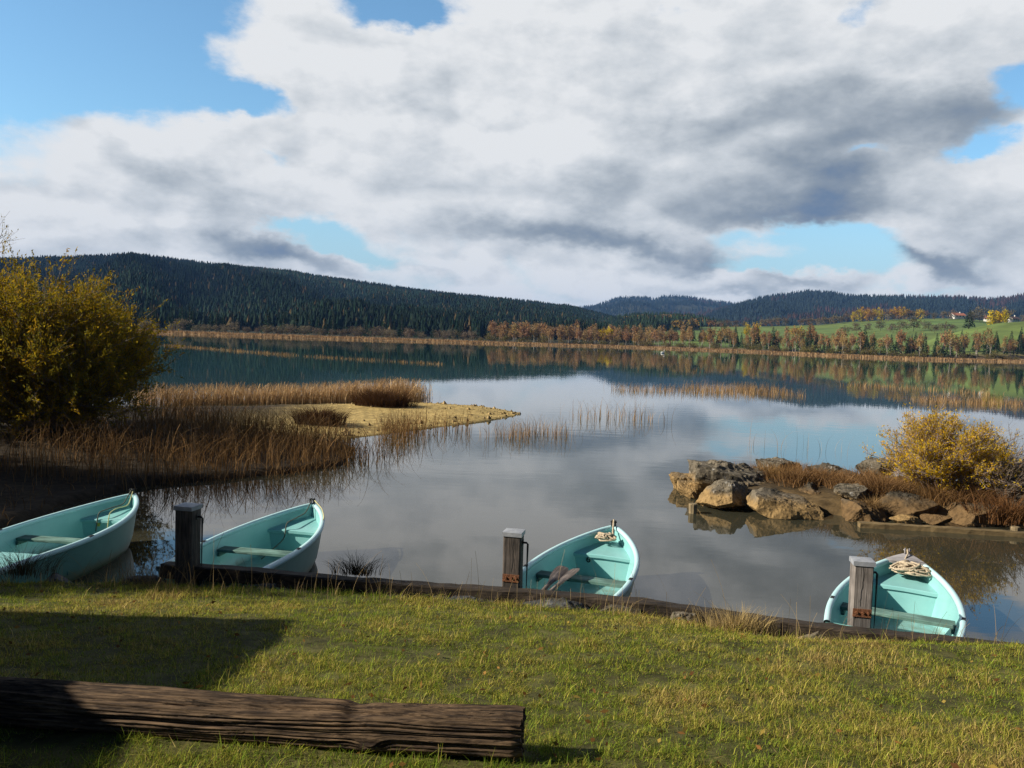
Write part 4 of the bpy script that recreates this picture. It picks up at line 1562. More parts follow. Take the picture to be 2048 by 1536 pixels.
# ---------------------------------------------------------------- off-frame boathouse whose eave shades the lawn
def boathouse():
    G = at(612, 1246, 0.745)
    k = 2.6 / TOSUN.z
    cx, cy, cz = G[0] + TOSUN.x * k, G[1] + TOSUN.y * k, G[2] + 2.6
    root = empty("boathouse", (cx, cy, 0), 0, "plain timber boathouse with a flat roof standing left of the lawn", "building")
    # plan: front eave along the bank, side eave running back at a slight angle
    ex, ey = np.array([-1.0, 0.045]), np.array([0.268, -0.963])
    def quad(i, j0, j1, k0, k1):
        return [ex * a_ * j1 + ex * j0 * (1 - a_) + ey * (k1 if b_ else k0) for a_, b_ in ((0, 0), (1, 0), (1, 1), (0, 1))]
    def slab(m, j0, j1, k0, k1, z0, z1):
        P = quad(0, j0, j1, k0, k1)
        V = [(x, y, z0) for x, y in P] + [(x, y, z1) for x, y in P]
        m.add(V, [(0, 1, 2, 3), (7, 6, 5, 4), (0, 4, 5, 1), (1, 5, 6, 2), (2, 6, 7, 3), (3, 7, 4, 0)])
    m = MB()
    slab(m, 0, 6.0, 0, 11.0, cz - 0.18, cz)
    m.build("roof", noisy("roof_felt", (0.05, 0.05, 0.05), (0.09, 0.09, 0.09), 3, 0.9), root)
    WALL = wood("boathouse_boards", (0.10, 0.07, 0.045), (0.18, 0.13, 0.09), axis=2)
    zb, zt = 0.3, cz - 0.181
    m = MB()
    slab(m, 0.40, 5.6, 0.40, 0.52, zb, zt)
    slab(m, 0.40, 5.6, 10.5, 10.62, zb, zt)
    slab(m, 0.40, 0.52, 0.525, 10.495, zb, zt)
    slab(m, 5.48, 5.6, 0.525, 10.495, zb, zt)
    m.build("wall", WALL, root)
    m = MB()
    slab(m, 0.36, 0.396, 3.0, 3.95, 0.95, 2.95)
    dd = m.build("door", THWART, root)
    h_ = ex * 0.36 + ey * 3.15
    MB().tube([(h_[0], h_[1], 1.95), (h_[0] + .06, h_[1], 1.95), (h_[0] + .06, h_[1] - .1, 1.95)], 0.012, 8).build("handle", IRON, dd)


boathouse()

# ================================================================ grass, reeds, bushes
GREENS = np.array([[0.085, 0.130, 0.015], [0.135, 0.175, 0.022], [0.185, 0.190, 0.028], [0.235, 0.205, 0.042], [0.31, 0.235, 0.085], [0.155, 0.105, 0.040]])


def lawn():
    rg = np.random.default_rng(42)
    N = 780000
    y = rg.uniform(2.5, 8.35, N) ** 1.0
    y = 2.5 + (8.35 - 2.5) * rg.random(N) ** 1.25
    x = rg.uniform(-0.70, 0.74, N) * y + rg.uniform(-0.8, 0.8, N)
    z, spw, sd = near_z(x, y)
    patch = n2(x, y, 2.3, 4)
    fine = n2(x, y, 11.0, 3, 4.0)
    bare = n2(x, y, 0.9, 3, 9.0)
    lim = np.interp(x, [-6, -3.5, 0, 1.6, 2.3, 4.3, 9], [7.9, 7.9, 7.62, 7.38, 7.04, 6.60, 5.7])
    keep = (sd > 0.02) & (y < lim + 0.12 * fine) & (rg.random(N) < np.clip(0.80 + 0.7 * fine + 0.3 * bare, 0.12, 1))
    # nothing grows through the log
    x, y, z, patch, fine, bare = [a[keep] for a in (x, y, z, patch, fine, bare)]
    n = len(x)
    strip = sstep(y, 6.9, 7.5)
    tall = rg.random(n) < 0.06
    h = np.where(tall, rg.gamma(3.0, 0.014, n), rg.gamma(3.5, 0.0056, n)) * (1 + 0.6 * patch + 0.8 * fine) * (1 + 0.45 * strip)
    h = np.clip(h, 0.010, 0.12)
    lean = np.clip(rg.normal(0.70, 0.30, n), 0.05, 1.15)
    wd = rg.uniform(0.0020, 0.0042, n) * np.interp(y, [2.5, 8], [0.9, 1.35])
    P, W, sdv = blades(rg, np.stack([x, y, z - 0.008], -1), h, lean, wd, S=2, droop=0.8)
    V, Q = ribbons(P, W, sdv)
    u = np.clip(0.41 + 0.42 * patch + 0.38 * bare + 0.2 * fine + rg.normal(0, 0.20, n), 0, 0.999)
    c = GREENS[(u * 5.4).astype(int)] * rg.uniform(0.55, 2.45, (n, 1))
    c = np.repeat(c, P.shape[1] * 2, 0)
    o = mesh_np("lawn_grass", V, Q, GRASS, col=c)
    tag(o, "short patchy green and straw lawn sloping to the water", "grass", kind='stuff')
    # dead straw and clippings lying flat
    N = 900
    y = rg.uniform(2.7, 7.4, N)
    x = rg.uniform(-0.66, 0.7, N) * y
    z, _, _ = near_z(x, y)
    th = rg.uniform(0, 6.28, N)
    L = rg.gamma(2.0, 0.022, N)
    t = np.linspace(-.5, .5, 4)
    P = np.stack([x[:, None] + np.cos(th)[:, None] * t * L[:, None], y[:, None] + np.sin(th)[:, None] * t * L[:, None],
                  z[:, None] + 0.022 + rg.uniform(0, .012, (N, 1)) + rg.normal(0, .003, (N, 4))], -1)
    V, Q = tubes(P, np.broadcast_to(rg.uniform(.0007, .0016, (N, 1)), (N, 4)), 4)
    c = np.repeat(np.array([0.28, 0.21, 0.09]) * rg.uniform(.3, 1.1, (N, 1)), 16, 0)
    o = mesh_np("straw_litter", V, Q, GRASS, col=c)
    tag(o, "dead straw stalks strewn over the lawn", "straw", kind='stuff')
    # fallen leaves
    N = 420
    y = rg.uniform(2.7, 7.5, N)
    x = rg.uniform(-0.66, 0.7, N) * y
    z, _, _ = near_z(x, y)
    up_ = np.stack([rg.normal(0, .5, N), rg.normal(0, .5, N), np.zeros(N)], -1)
    V, Q = leaves(rg, np.stack([x, y, z + rg.uniform(.018, .035, N)], -1), rg.uniform(.018, .05, N), rg.uniform(.012, .028, N), up_, .15)
    c = np.array([(.22, .11, .035), (.30, .17, .05), (.15, .075, .03), (.36, .26, .06)])[rg.integers(0, 4, N)] * rg.uniform(.5, 1.1, (N, 1))
    o = mesh_np("leaf_litter", V, Q, GRASS, col=np.repeat(c, 4, 0))
    tag(o, "small brown fallen leaves caught in the lawn", "leaves", kind='stuff')
    # tall dry stalks along the edge of the lawn
    N = 620
    x = rg.uniform(-6.0, 5.4, N)
    lim = np.interp(x, [-6, -3.5, 0, 1.6, 2.3, 4.3, 9], [7.7, 7.6, 7.40, 7.25, 7.0, 6.62, 5.8])
    y = lim + rg.normal(-0.05, 0.16, N)
    z, _, sd = near_z(x, y)
    k = sd > 0
    x, y, z = x[k], y[k], z[k]
    n = len(x)
    P, W, sdv = blades(rg, np.stack([x, y, z - 0.01], -1), np.clip(rg.gamma(3, .075, n), .05, .62), np.clip(rg.normal(.35, .25, n), 0, .95),
                       rg.uniform(.0028, .0048, n), S=5, droop=0.9)
    W[:, -2:] *= 1.6
    W = np.maximum(W, 0.0022)
    V, Q = ribbons(P, W, sdv)
    c = np.repeat(np.array([0.34, 0.25, 0.125]) * rg.uniform(.45, 1.2, (n, 1)), 12, 0)
    o = mesh_np("dry_stalks", V, Q, REED, col=c)
    tag(o, "tall dry grass stalks along the lower edge of the lawn", "grass", kind='stuff')


lawn()


def tuft(name, base, n, h, spread, colour, label, cat="grass", lean=0.7, wd=0.006, seed=0, S=5, oval=(1, 1), group=None, var=0.35, droop=1.0):
    rg = np.random.default_rng(seed + 100)
    a = rg.uniform(0, 6.28, n)
    r = np.minimum(np.abs(rg.normal(0, spread, n)), 1.7 * spread)
    roots = np.stack([r * np.cos(a) * oval[0], r * np.sin(a) * oval[1], 0 * a], -1)
    bias = np.stack([np.cos(a), np.sin(a), 0 * a], -1) * 1.3
    P, W, sdv = blades(rg, roots, h * rg.uniform(.45, 1.05, n), np.clip(rg.normal(lean, .25, n), .05, 1.2), wd * rg.uniform(.6, 1.2, n), S, droop, bias=bias)
    V, Q = ribbons(P, W, sdv)
    c = np.repeat(np.array(colour) * rg.uniform(1 - var, 1 + var, (n, 1)), (S + 1) * 2, 0)
    o = mesh_np(name, V, Q, REED, col=c)
    o.location = base
    return tag(o, label, cat, group)


BR = (0.215, 0.125, 0.055)
DKB = (0.085, 0.045, 0.022)
tg = "brown grass clumps on the rocky spit"
for (px, py, Y, n, h, sp, ov, col, lab, sd_) in (
        (1600, 965, 15.9, 1000, .44, .22, (1.7, 1), BR, "largest brown grass clump on the rocks, left of the dark rounded rock", 1),
        (1500, 955, 16.6, 700, .34, .22, (1.8, 1), BR, "low brown grass clump on the big sloping boulder", 2),
        (1545, 958, 16.4, 500, .36, .18, (1.4, 1), (0.26, .16, .06), "straw coloured grass clump behind the low grey rock", 3),
        (1690, 975, 15.4, 600, .34, .16, (1.3, 1), BR, "small brown grass clump in front of the dark rounded rock", 4),
        (1765, 985, 15.0, 1100, .46, .20, (1.5, 1), BR, "brown grass clump hanging over the rocks left of the yellow willow", 5),
        (1830, 975, 15.6, 600, .38, .24, (1.6, 1), (0.27, .17, .06), "pale grass clump at the foot of the yellow willow", 6),
        (2030, 955, 16.0, 1100, .52, .30, (1.8, 1), BR, "brown grass clump at the right picture edge behind the willow", 7),
        (2015, 1040, 14.0, 900, .60, .24, (1.6, .7), (0.17, .085, .035), "dark reddish grass clump above the right end of the timber edging", 8),
        (1580, 938, 17.0, 350, .28, .25, (1.8, 1), BR, "brown grass strip along the back edge of the spit behind the big clump", 10),
        (1655, 962, 15.9, 600, .36, .2, (1.6, 1), (0.20, .11, .045), "dark brown grass filling the gap right of the largest clump", 11),
        (1725, 955, 16.2, 350, .30, .2, (1.6, 1), BR, "brown grass in front of the pointed grey rock", 12),
        (1880, 1000, 14.7, 900, .40, .24, (1.7, 1), (0.19, .11, .045), "brown grass under the near side of the yellow willow", 13),
        (1955, 1000, 14.6, 900, .42, .26, (1.7, 1), (0.16, .09, .04), "dark brown grass right of the yellow willow's foot", 14),
        (1985, 945, 16.6, 500, .38, .3, (1.8, 1), BR, "brown grass behind the willow on its right side", 15),
        (1740, 1020, 14.3, 500, .34, .08, (1, 1), (0.25, .16, .07), "small straw clump hanging down to the waterside beam", 9)):
    b = atY(px, py, Y)
    b[2] = max(b[2], float(isle_z(np.array([b[0]]), np.array([b[1]]))[0]))
    tuft("grass_tussock", b - [0, 0, 0.05], n, h, sp, col, lab, oval=ov, seed=sd_, wd=.012, group=tg)

tuft("dry_grass_tuft", (1.98, 7.02, .42), 650, .27, .10, (0.40, .30, .13), "pale straw tuft standing up by the beam right of the middle", oval=(2.0, .8), seed=21, wd=.005, lean=.45)
tuft("sedge_tuft", atY(715, 1150, 7.95), 260, .26, .08, (0.035, .03, .02), "dark arching sedge tuft on the beam left of the slate slab", oval=(1.8, .6), seed=22, wd=.006, lean=1.0)
tuft("sedge_tuft", atY(45, 1150, 7.9), 300, .36, .13, (0.06, .05, .025), "dark thin sedge tuft in front of the leftmost boat", oval=(1.5, .8), seed=23, wd=.005, lean=.9)
tuft("sedge_tuft", atY(290, 1170, 7.8), 160, .32, .14, (0.20, .14, .07), "thin brown stalks growing left of the darkest post", oval=(2.0, .6), seed=24, wd=.004, lean=.6)
tuft("sedge_tussock", at(762, 812, 0.14), 2600, .80, .50, DKB, "dark brown sedge hummock on the far side of the gravel spit", oval=(1.15, .7), seed=31, wd=.016, lean=.75, group="dark sedge hummocks on the gravel spit")
tuft("sedge_tussock", at(640, 848, 0.14), 2200, .62, .36, (0.06, .033, .018), "darkest sedge hummock at the left end of the gravel spit", oval=(1.2, .8), seed=32, wd=.014, lean=.8, group="dark sedge hummocks on the gravel spit")
tuft("sedge_tussock", at(800, 812, 0.14), 900, .36, .35, (0.10, .055, .026), "small low sedge hummock right beside the bigger one", oval=(1.1, .7), seed=33, wd=.014, lean=.8, group="dark sedge hummocks on the gravel spit")


def reed_bed(name, x, y, z, h, colours, label, wd, lean=0.5, S=6, seed=0, plume=0.0, droop=1.6, bias=None):
    rg = np.random.default_rng(seed)
    n = len(x)
    P, W, sdv = blades(rg, np.stack([x, y, np.broadcast_to(z, (n,)) - 0.03], -1), h, np.clip(rg.normal(lean, .28, n), .02, 1.15), wd * rg.uniform(.6, 1.3, n), S, droop, bias)
    W = np.maximum(W, wd * 0.35)
    if plume:
        pl = rg.random(n) < plume
        W[pl, -3:] *= 3.0
    V, Q = ribbons(P, W, sdv)
    c = np.array(colours)[rg.integers(0, len(colours), n)] * rg.uniform(.6, 1.3, (n, 1))
    o = mesh_np(name, V, Q, REED, col=np.repeat(c, (S + 1) * 2, 0))
    return tag(o, label, "reeds", kind='stuff')


def reeds():
    rg = np.random.default_rng(9)
    RC = [(0.17, .095, .038), (0.22, .130, .055), (0.12, .065, .027), (0.27, .17, .08)]
    # front bed on the left shore
    N = 60000
    x, y = rg.uniform(-16, -2.9, N), rg.uniform(9.0, 27.5, N)
    sd = sdist(BANK, x, y)
    dens = 0.55 + 0.45 * n2(x, y, .5, 3)
    front = (y > 14.4) & (y < 20.8 + 0.5 * (-x - 4)) & (x < -3.55) & (x > -15)
    leftb = (x < -6.3) & (y <= 14.4)
    front &= x > -9.5
    k = (sd > -0.35) & (sd < 5.5) & (front | leftb) & (rg.random(N) < dens * np.where(leftb, .30, 1.0))
    x, y, sd = x[k], y[k], sd[k]
    z = np.maximum(near_z(x, y, sd)[0], -0.25)
    h = np.where(y < 14.4, .30, .86) * rg.uniform(.5, 1.12, len(x)) * (1 + .2 * n2(x, y, .8, 2))
    print('front reeds', len(x))
    reed_bed("reed_bed", x, y, z, h, RC, "dense brown reeds under the big willow at the left shore", .0105, lean=.55, seed=1, plume=.06)
    # arching stems standing in the water right of it
    n = 420
    t = rg.random(n)
    x = -3.55 + 0.9 * t + rg.normal(0, .35, n)
    y = 17.6 + 6.5 * t + rg.normal(0, .5, n)
    reed_bed("reed_stems", x, y, -.02, rg.uniform(.35, 1.0, n), RC[:2], "sparse arching reed stems in the water beside the brown reeds", .011, lean=.75, seed=2)
    n = 420
    x = np.concatenate([rg.normal(-3.3, .28, 260), rg.uniform(-3.0, -1.2, 160)])
    y = np.concatenate([rg.normal(24.2, .5, 260), rg.uniform(24.4, 27, 160)])
    reed_bed("reed_stems", x, y, 0.0, rg.uniform(.4, .85, n), RC[:2], "thin reed clump at the near edge of the gravel spit", .013, lean=.4, seed=3)
    # back bed
    N = 11000
    t = rg.random(N) * .93
    x = -13.6 + 10.2 * t + rg.normal(0, .3, N)
    y = 29.9 + 6.3 * t + rg.uniform(-.5, 2.8, N) * (0.4 + .6 * t)
    k = rg.random(N) < np.clip(0.35 + 0.75 * t, 0, 1)
    x, y, t = x[k], y[k], t[k]
    reed_bed("reed_bed", x, y, 0.0, (.76 + .25 * n2(x, y, .4, 2)) * rg.uniform(.55, 1.25, len(x)), [(0.46, .30, .15), (0.56, .39, .20), (0.34, .21, .095)],
             "tan plumed reeds standing in the water behind the gravel spit", .016, lean=.4, seed=4, plume=.2)
    # islands of reed out in the lake
    LC = [(0.34, .215, .10), (0.40, .27, .14), (0.25, .14, .06)]
    for i, (a, b, hw, n, h, wd, lab) in enumerate((
            ((1228, 780), (1596, 791), 0.9, 1700, .50, .016, "reed strip in the middle of the lake before the birches"),
            ((1380, 778), (1560, 782), 1.0, 900, .60, .016, "denser rust coloured core of the reed strip in the middle"),
            ((1825, 803), (2080, 812), 1.2, 1500, .52, .016, "reed strip in the lake at the right picture edge"),
            ((1700, 770), (1990, 790), 1.2, 500, .5, .03, "thin scattered reeds in the lake at the right"),
            ((330, 691), (585, 711), .6, 800, .38, .05, "long narrow reed strip far out on the left"),
            ((612, 713), (884, 729), .4, 380, .34, .045, "broken reed strip far out left of the middle"),
            ((1148, 838), (1306, 838), .7, 170, .75, .014, "sparse pale reeds in open water beyond the spit tip"),
            ((1005, 872), (1135, 868), .45, 260, .62, .012, "small pale reed patch in the water right of the gravel spit"),
            ((960, 868), (1050, 880), .5, 90, .6, .012, "few bent reeds in the water right of the gravel spit"),
            ((1490, 900), (1700, 905), .8, 26, .7, .01, "single seed stalks in the water behind the rocks"))):
        pa, pb = at(*a, 0), at(*b, 0)
        t = rg.random(n)
        u = np.abs(n2(t * 9 + i, t * 0, 1.0, 2)) + .25
        kk = rg.random(n) < np.clip(u * 1.9, .15, 1)
        t = t[kk]
        d = pb - pa
        nrm = np.array([-d[1], d[0]]) / np.hypot(d[0], d[1])
        off = rg.normal(0, hw, len(t))
        x, y = pa[0] + d[0] * t + nrm[0] * off, pa[1] + d[1] * t + nrm[1] * off
        reed_bed("reed_strip", x, y, 0.0, h * rg.uniform(.4, 1.1, len(t)), LC, lab, wd, lean=.35, seed=20 + i, S=4)
    # belt along the far shore
    N = 26000
    az = rg.uniform(math.radians(-40), math.radians(40), N)
    s = np.interp(az, SHA, SHR)
    wide = np.interp(az, [-.6, -.1, .1, .6], [46, 40, 26, 22])
    r = s + rg.uniform(-9, 1, N) + wide * rg.random(N) ** 1.5
    z, w, _ = far_z(az, r)
    reed_bed("reed_belt", r * np.sin(az), r * np.cos(az), np.maximum(z, 0), rg.uniform(.4, 1.0, N), [(0.30, .195, .10), (0.36, .24, .125), (0.24, .145, .07)],
             "tan reed belt along the whole far shore", .30, lean=.3, S=2, seed=50)


reeds()


def pebbles():
    rg = np.random.default_rng(33)
    N = 4500
    x, y = rg.uniform(-7, .8, N), rg.uniform(21.5, 35.5, N)
    sd = sdist(BANK, x, y)
    k = (sd > 0.0) & (sd < 3.0) & (rg.random(N) < np.exp(-sd * 1.1) * (0.5 + n2(x, y, .8, 3)))
    x, y, sd = x[k], y[k], sd[k]
    z = near_z(x, y, sd)[0]
    n = len(x)
    d = np.array([[1, 0, 0], [-1, 0, 0], [0, 1, 0], [0, -1, 0], [0, 0, 1], [0, 0, -1]], float)
    f = np.array([[0, 2, 4], [2, 1, 4], [1, 3, 4], [3, 0, 4], [2, 0, 5], [1, 2, 5], [3, 1, 5], [0, 3, 5]])
    s = np.clip(rg.gamma(2, .016, n), .012, .11)
    V = d[None] * s[:, None, None] * rg.uniform(.6, 1.2, (n, 6, 3)) + np.stack([x, y, z + s * .2], -1)[:, None]
    Fq = f[None] + (np.arange(n) * 6)[:, None, None]
    c = np.repeat(np.array([0.34, .25, .12]) * rg.uniform(.4, 1.2, (n, 1)), 6, 0)
    o = mesh_np("pebbles", V.reshape(-1, 3), Fq.reshape(-1, 3), GROUND, smooth=False, col=c)
    tag(o, "loose pebbles along the edge of the gravel spit", "pebbles", kind='stuff')


pebbles()


# ---------------------------------------------------------------- shrubs and trees close by
def shrub(name, base, cen, rad, nst, nsec, nter, nleaf, lsize, cols, label, cat, seed, group=None, tr=(.022, .006, .003), squash=0.2, lean=(0, 0), twig=TWIG, inner=0.35, lw=.34):
    rg = np.random.default_rng(seed)
    root = empty(name, base, 0, label, cat, group)
    cen, rad = np.array(cen, float), np.array(rad, float)
    # main stems arch outwards from the stool
    dirs = rg.normal(size=(nst, 3))
    dirs[:, 2] = np.abs(dirs[:, 2]) * 1.1 - squash
    dirs /= np.linalg.norm(dirs, axis=1, keepdims=True)
    irr = 1 + .22 * fbm(dirs * 1.9 + seed, 3)
    E = cen + dirs * rad * (rg.uniform(.72, 1.0, nst) * irr)[:, None]
    E[:, 2] = np.maximum(E[:, 2], .12)
    S0 = np.stack([rg.normal(0, .16 * rad[0] / 2, nst), rg.normal(0, .16 * rad[1] / 2, nst), np.zeros(nst)], -1)
    Cc = S0 * .5 + np.stack([E[:, 0] * .35, E[:, 1] * .35, E[:, 2] * .75 + .1], -1) + rg.normal(0, .06, (nst, 3)) * rad
    t = np.linspace(0, 1, 9)[None, :, None]
    P = (1 - t) ** 2 * S0[:, None] + 2 * t * (1 - t) * Cc[:, None] + t ** 2 * E[:, None]
    P = P + rg.normal(0, .012, P.shape) * rad * t
    R = np.broadcast_to(np.linspace(tr[0], tr[0] * .3, 9), (nst, 9)) * rg.uniform(.6, 1.2, (nst, 1))
    m = MB()
    m.add(*tubes(P, R, 5))

    def sub(P, n, ln, upb, spread, tmin, npt=5):
        i = rg.integers(0, len(P), n)
        S = P.shape[1]
        u = rg.uniform(tmin, 1, n) * (S - 1)
        a = np.minimum(u.astype(int), S - 2)
        f = (u - a)[:, None]
        st = P[i, a] * (1 - f) + P[i, a + 1] * f
        tn = P[i, a + 1] - P[i, a]
        tn /= np.linalg.norm(tn, axis=1, keepdims=True) + 1e-9
        d = tn + rg.normal(0, spread, (n, 3)) + np.array([0, 0, upb])
        d /= np.linalg.norm(d, axis=1, keepdims=True)
        L = ln * rg.uniform(.5, 1.3, n)
        tt_ = np.linspace(0, 1, npt)[None, :, None]
        bend = rg.normal(0, .16, (n, 1, 3)) + np.array([0, 0, .08])
        return st[:, None] + (d[:, None] * tt_ + bend * tt_ ** 2) * L[:, None, None]

    P2 = sub(P, nsec, .34 * rad.mean(), .35, .55, .3)
    m.add(*tubes(P2, np.broadcast_to(np.linspace(tr[1], tr[1] * .4, 5), P2.shape[:2]), 4))
    P3 = sub(P2, nter, .20 * rad.mean(), .45, .5, .25, 4)
    m.add(*tubes(P3, np.broadcast_to(np.linspace(tr[2], tr[2] * .5, 4), P3.shape[:2]), 3))
    m.build("branches", twig, root)
    if nleaf:
        src = P3
        i = rg.integers(0, len(src), nleaf)
        u = rg.uniform(.1, 1.05, nleaf) * (src.shape[1] - 1)
        a = np.clip(u.astype(int), 0, src.shape[1] - 2)
        f = (u - a)[:, None]
        C = src[i, a] * (1 - f) + src[i, a + 1] * f + rg.normal(0, lsize * .35, (nleaf, 3))
        ax = src[i, a + 1] - src[i, a]
        ax /= np.linalg.norm(ax, axis=1, keepdims=True) + 1e-9
        sz = lsize * rg.uniform(.55, 1.25, nleaf)
        V, Q = leaves(rg, C, sz, sz * lw, ax, .7)
        br = rg.random(len(src))            # whole twigs share a tone
        cols = np.array(cols)
        ci = np.clip(br[i] * len(cols) + rg.normal(0, .6, nleaf), 0, len(cols) - .01).astype(int)
        c = cols[ci] * rg.uniform(.7, 1.25, (nleaf, 1))
        mesh_np("foliage", V, Q, LEAF, root, col=np.repeat(c, 4, 0))
    return root


LEAF = leafy("willow_leaves", attr=True, trans=0.42, var=0.0)
YO = [(0.40, .275, .014), (0.31, .23, .014), (0.22, .18, .018), (0.15, .14, .02), (0.37, .225, .014)]
bb = atY(85, 905, 18.8)
shrub("willow_bush", (bb[0], bb[1], .30), (-0.35, 0, 1.62), (2.55, 2.5, 1.80), 190, 2600, 15000, 200000, .085, YO,
      "big dome-shaped olive and yellow willow bush at the left shore", "bush", 3, tr=(.028, .008, .0038), squash=.75)
bb = atY(1882, 990, 15.2)
shrub("willow_bush", (bb[0], bb[1], bb[2]), (0.08, 0, .60), (1.10, 1.0, .70), 110, 1200, 6000, 36000, .05, [(0.62, .42, .015), (0.55, .36, .015), (0.44, .33, .03), (0.62, .37, .015)],
      "smaller yellow half-bare willow bush growing on the rocky spit", "bush", 4, tr=(.011, .005, .003), squash=.5, twig=noisy("mauve_twigs", (0.22, .17, .15), (0.34, .27, .24), 8, .85, world=True))
bb = atY(1995, 1010, 14.6)
shrub("bare_shrub", (bb[0], bb[1], bb[2] - .1), (0.3, 0, .4), (.8, .6, .5), 40, 300, 900, 500, .04, [(0.22, .11, .04), (0.16, .09, .04)],
      "leafless reddish shrub on the rocks at the right picture edge", "shrub", 5, tr=(.009, .005, .003), squash=.1)
bb = atY(1950, 965, 15.9)
shrub("bare_shrub", (bb[0], bb[1], bb[2] - .1), (0.5, 0, .5), (1.0, .6, .55), 40, 320, 900, 700, .04, [(0.30, .16, .05), (0.22, .12, .05)],
      "half-bare brown shrub right behind the yellow willow", "shrub", 6, tr=(.009, .005, .003), squash=.1)
# tree whose twig tips reach in at the left edge, and the slender tree that shades the first post
shrub("bare_tree", (-17.5, 24.6, .1), (0, 0, 4.0), (2.6, 2.2, 2.1), 34, 420, 2600, 9000, .06, YO[1:4],
      "tall thin-leaved tree behind the big willow bush, only its twig tips showing", "tree", 7, tr=(.05, .012, .005), squash=.05)
shrub("willow_tree", (-14.6, 12.2, .5), (0, 0, 3.1), (2.3, 2.2, 2.6), 120, 1400, 7000, 60000, .095, YO[1:4],
      "broad willow standing on the left bank behind the leftmost boat", "tree", 9, tr=(.045, .012, .005), squash=.3)
shrub("slender_tree", (-9.2, 6.95, .45), (0, 0, 2.7), (.95, .85, 2.6), 60, 700, 4000, 26000, .085, YO[2:4],
      "slender columnar tree left of the lawn", "tree", 8, tr=(.03, .010, .005), squash=.3)


# ================================================================ far shore trees, houses, birds
def far_tree(name, h, rx, cols, label, cat, seed, group, nl=520, trunk=BARK, cz=.62, rz_=.40, ls=.045, trh=.75, multi=1, inner=.35, mat=None):
    """crown of many leaf clumps over a visible tapering trunk with limbs"""
    rg = np.random.default_rng(seed)
    root = empty(name, (0, 0, 0), 0, label, cat, group)
    m = MB()
    for k in range(multi):
        off = rg.normal(0, .05 * h, 2) * (multi > 1)
        pts = np.array([(off[0] * t + rg.normal(0, .006 * h), off[1] * t + rg.normal(0, .006 * h), t * trh * h) for t in np.linspace(0, 1, 6)])
        m.tube(pts, np.linspace(.016 * h, .005 * h, 6), 6)
        for _ in range(7):
            t = rg.uniform(.35, .95)
            b = pts[int(t * 5)]
            a = rg.uniform(0, 6.28)
            L = rx * h * rg.uniform(.5, .95)
            e = b + np.array([math.cos(a) * L, math.sin(a) * L, L * rg.uniform(.5, 1.1)])
            m.tube([b, (b + e) / 2 + [0, 0, .03 * h], e], [.006 * h, .004 * h, .002 * h], 4)
    m.build("trunk", trunk, root)
    ncl = 26
    d = rg.normal(size=(ncl, 3))
    d /= np.linalg.norm(d, axis=1, keepdims=True)
    cc = d * rg.uniform(.35, 1.0, (ncl, 1)) * np.array([rx, rx, rz_]) * h + [0, 0, cz * h]
    i = rg.integers(0, ncl, nl)
    C = cc[i] + rg.normal(0, .30, (nl, 3)) * np.array([rx, rx, rz_ * .8]) * h * .62
    C[:, 2] = np.maximum(C[:, 2], .04 * h)
    V, Q = leaves(rg, C, ls * h * rg.uniform(.6, 1.5, nl), ls * h * .75)
    cols = np.array(cols)
    tone = rg.integers(0, len(cols), ncl)
    c = cols[np.where(rg.random(nl) < .75, tone[i], rg.integers(0, len(cols), nl))] * rg.uniform(.65, 1.3, (nl, 1))
    mesh_np("crown", V, Q, mat or FARLEAF, root, col=np.repeat(c, 4, 0))
    return root


FARLEAF = leafy("autumn_leaves", attr=True, trans=0.3, var=0.22)
FARNEEDLE = leafy("spruce_needles", attr=True, trans=0.08, var=0.22)


def far_spruce(h, label, seed, group):
    rg = np.random.default_rng(seed)
    root = empty("spruce_tree", (0, 0, 0), 0, label, "conifer", group)
    MB().tube([(0, 0, 0), (0, 0, h * .5), (0, 0, h * .97)], [.018 * h, .011 * h, .002 * h], 6).build("trunk", DARKBARK, root)
    n = 700
    t = rg.random(n) ** .8
    a = rg.uniform(0, 6.28, n)
    rad = (.19 * (1 - t) + .012) * h * rg.uniform(.45, 1.12, n) * (1 + .25 * np.sin(a * 2 + seed) * (1 - t))
    z = (.07 + .91 * t) * h + rg.normal(0, .01 * h, n)
    C = np.stack([rad * np.cos(a), rad * np.sin(a), z - rad * .25], -1)
    ax = np.stack([np.cos(a), np.sin(a), -.35 + 0 * a], -1)
    V, Q = leaves(rg, C, h * .085 * (1.15 - t), h * .045 * (1.15 - t), ax, .35)
    c = np.array([0.020, 0.036, 0.017]) * rg.uniform(.6, 1.6, (n, 1))
    mesh_np("crown", V, Q, FARNEEDLE, root, col=np.repeat(c, 4, 0))
    return root


def plant_row(temps, spots, rg, label=None, group=None, smin=.85, smax=1.15):
    """first of each kind stands itself, the rest are copies of it and its parts"""
    used = {}
    for (az, r, s) in spots:
        k = int(rg.integers(0, len(temps)))
        z = float(far_z(np.array([az]), np.array([r]))[0][0])
        loc = (r * math.sin(az), r * math.cos(az), max(z, 0.05) - .15)
        rz = float(rg.uniform(0, 6.28))
        sc = s * rg.uniform(smin, smax)
        sw = sc * rg.uniform(.85, 1.15)
        T_, kids = temps[k]
        if k not in used:
            used[k] = True
            T_.location, T_.rotation_euler, T_.scale = loc, (0, 0, rz), (sw, sw, sc)
            if label:
                T_['label'] = label
            if group:
                T_['group'] = group
        else:
            dup(T_, kids, loc, rz, (sw, sw, sc), label, group)
    for k in range(len(temps)):
        if k not in used:
            for c in temps[k][1]:
                bpy.data.objects.remove(c)
            bpy.data.objects.remove(temps[k][0])


def wk(lst):
    return [(t, children(t)) for t in lst]


def pxaz(x):
    return azel(x, 680)[0]


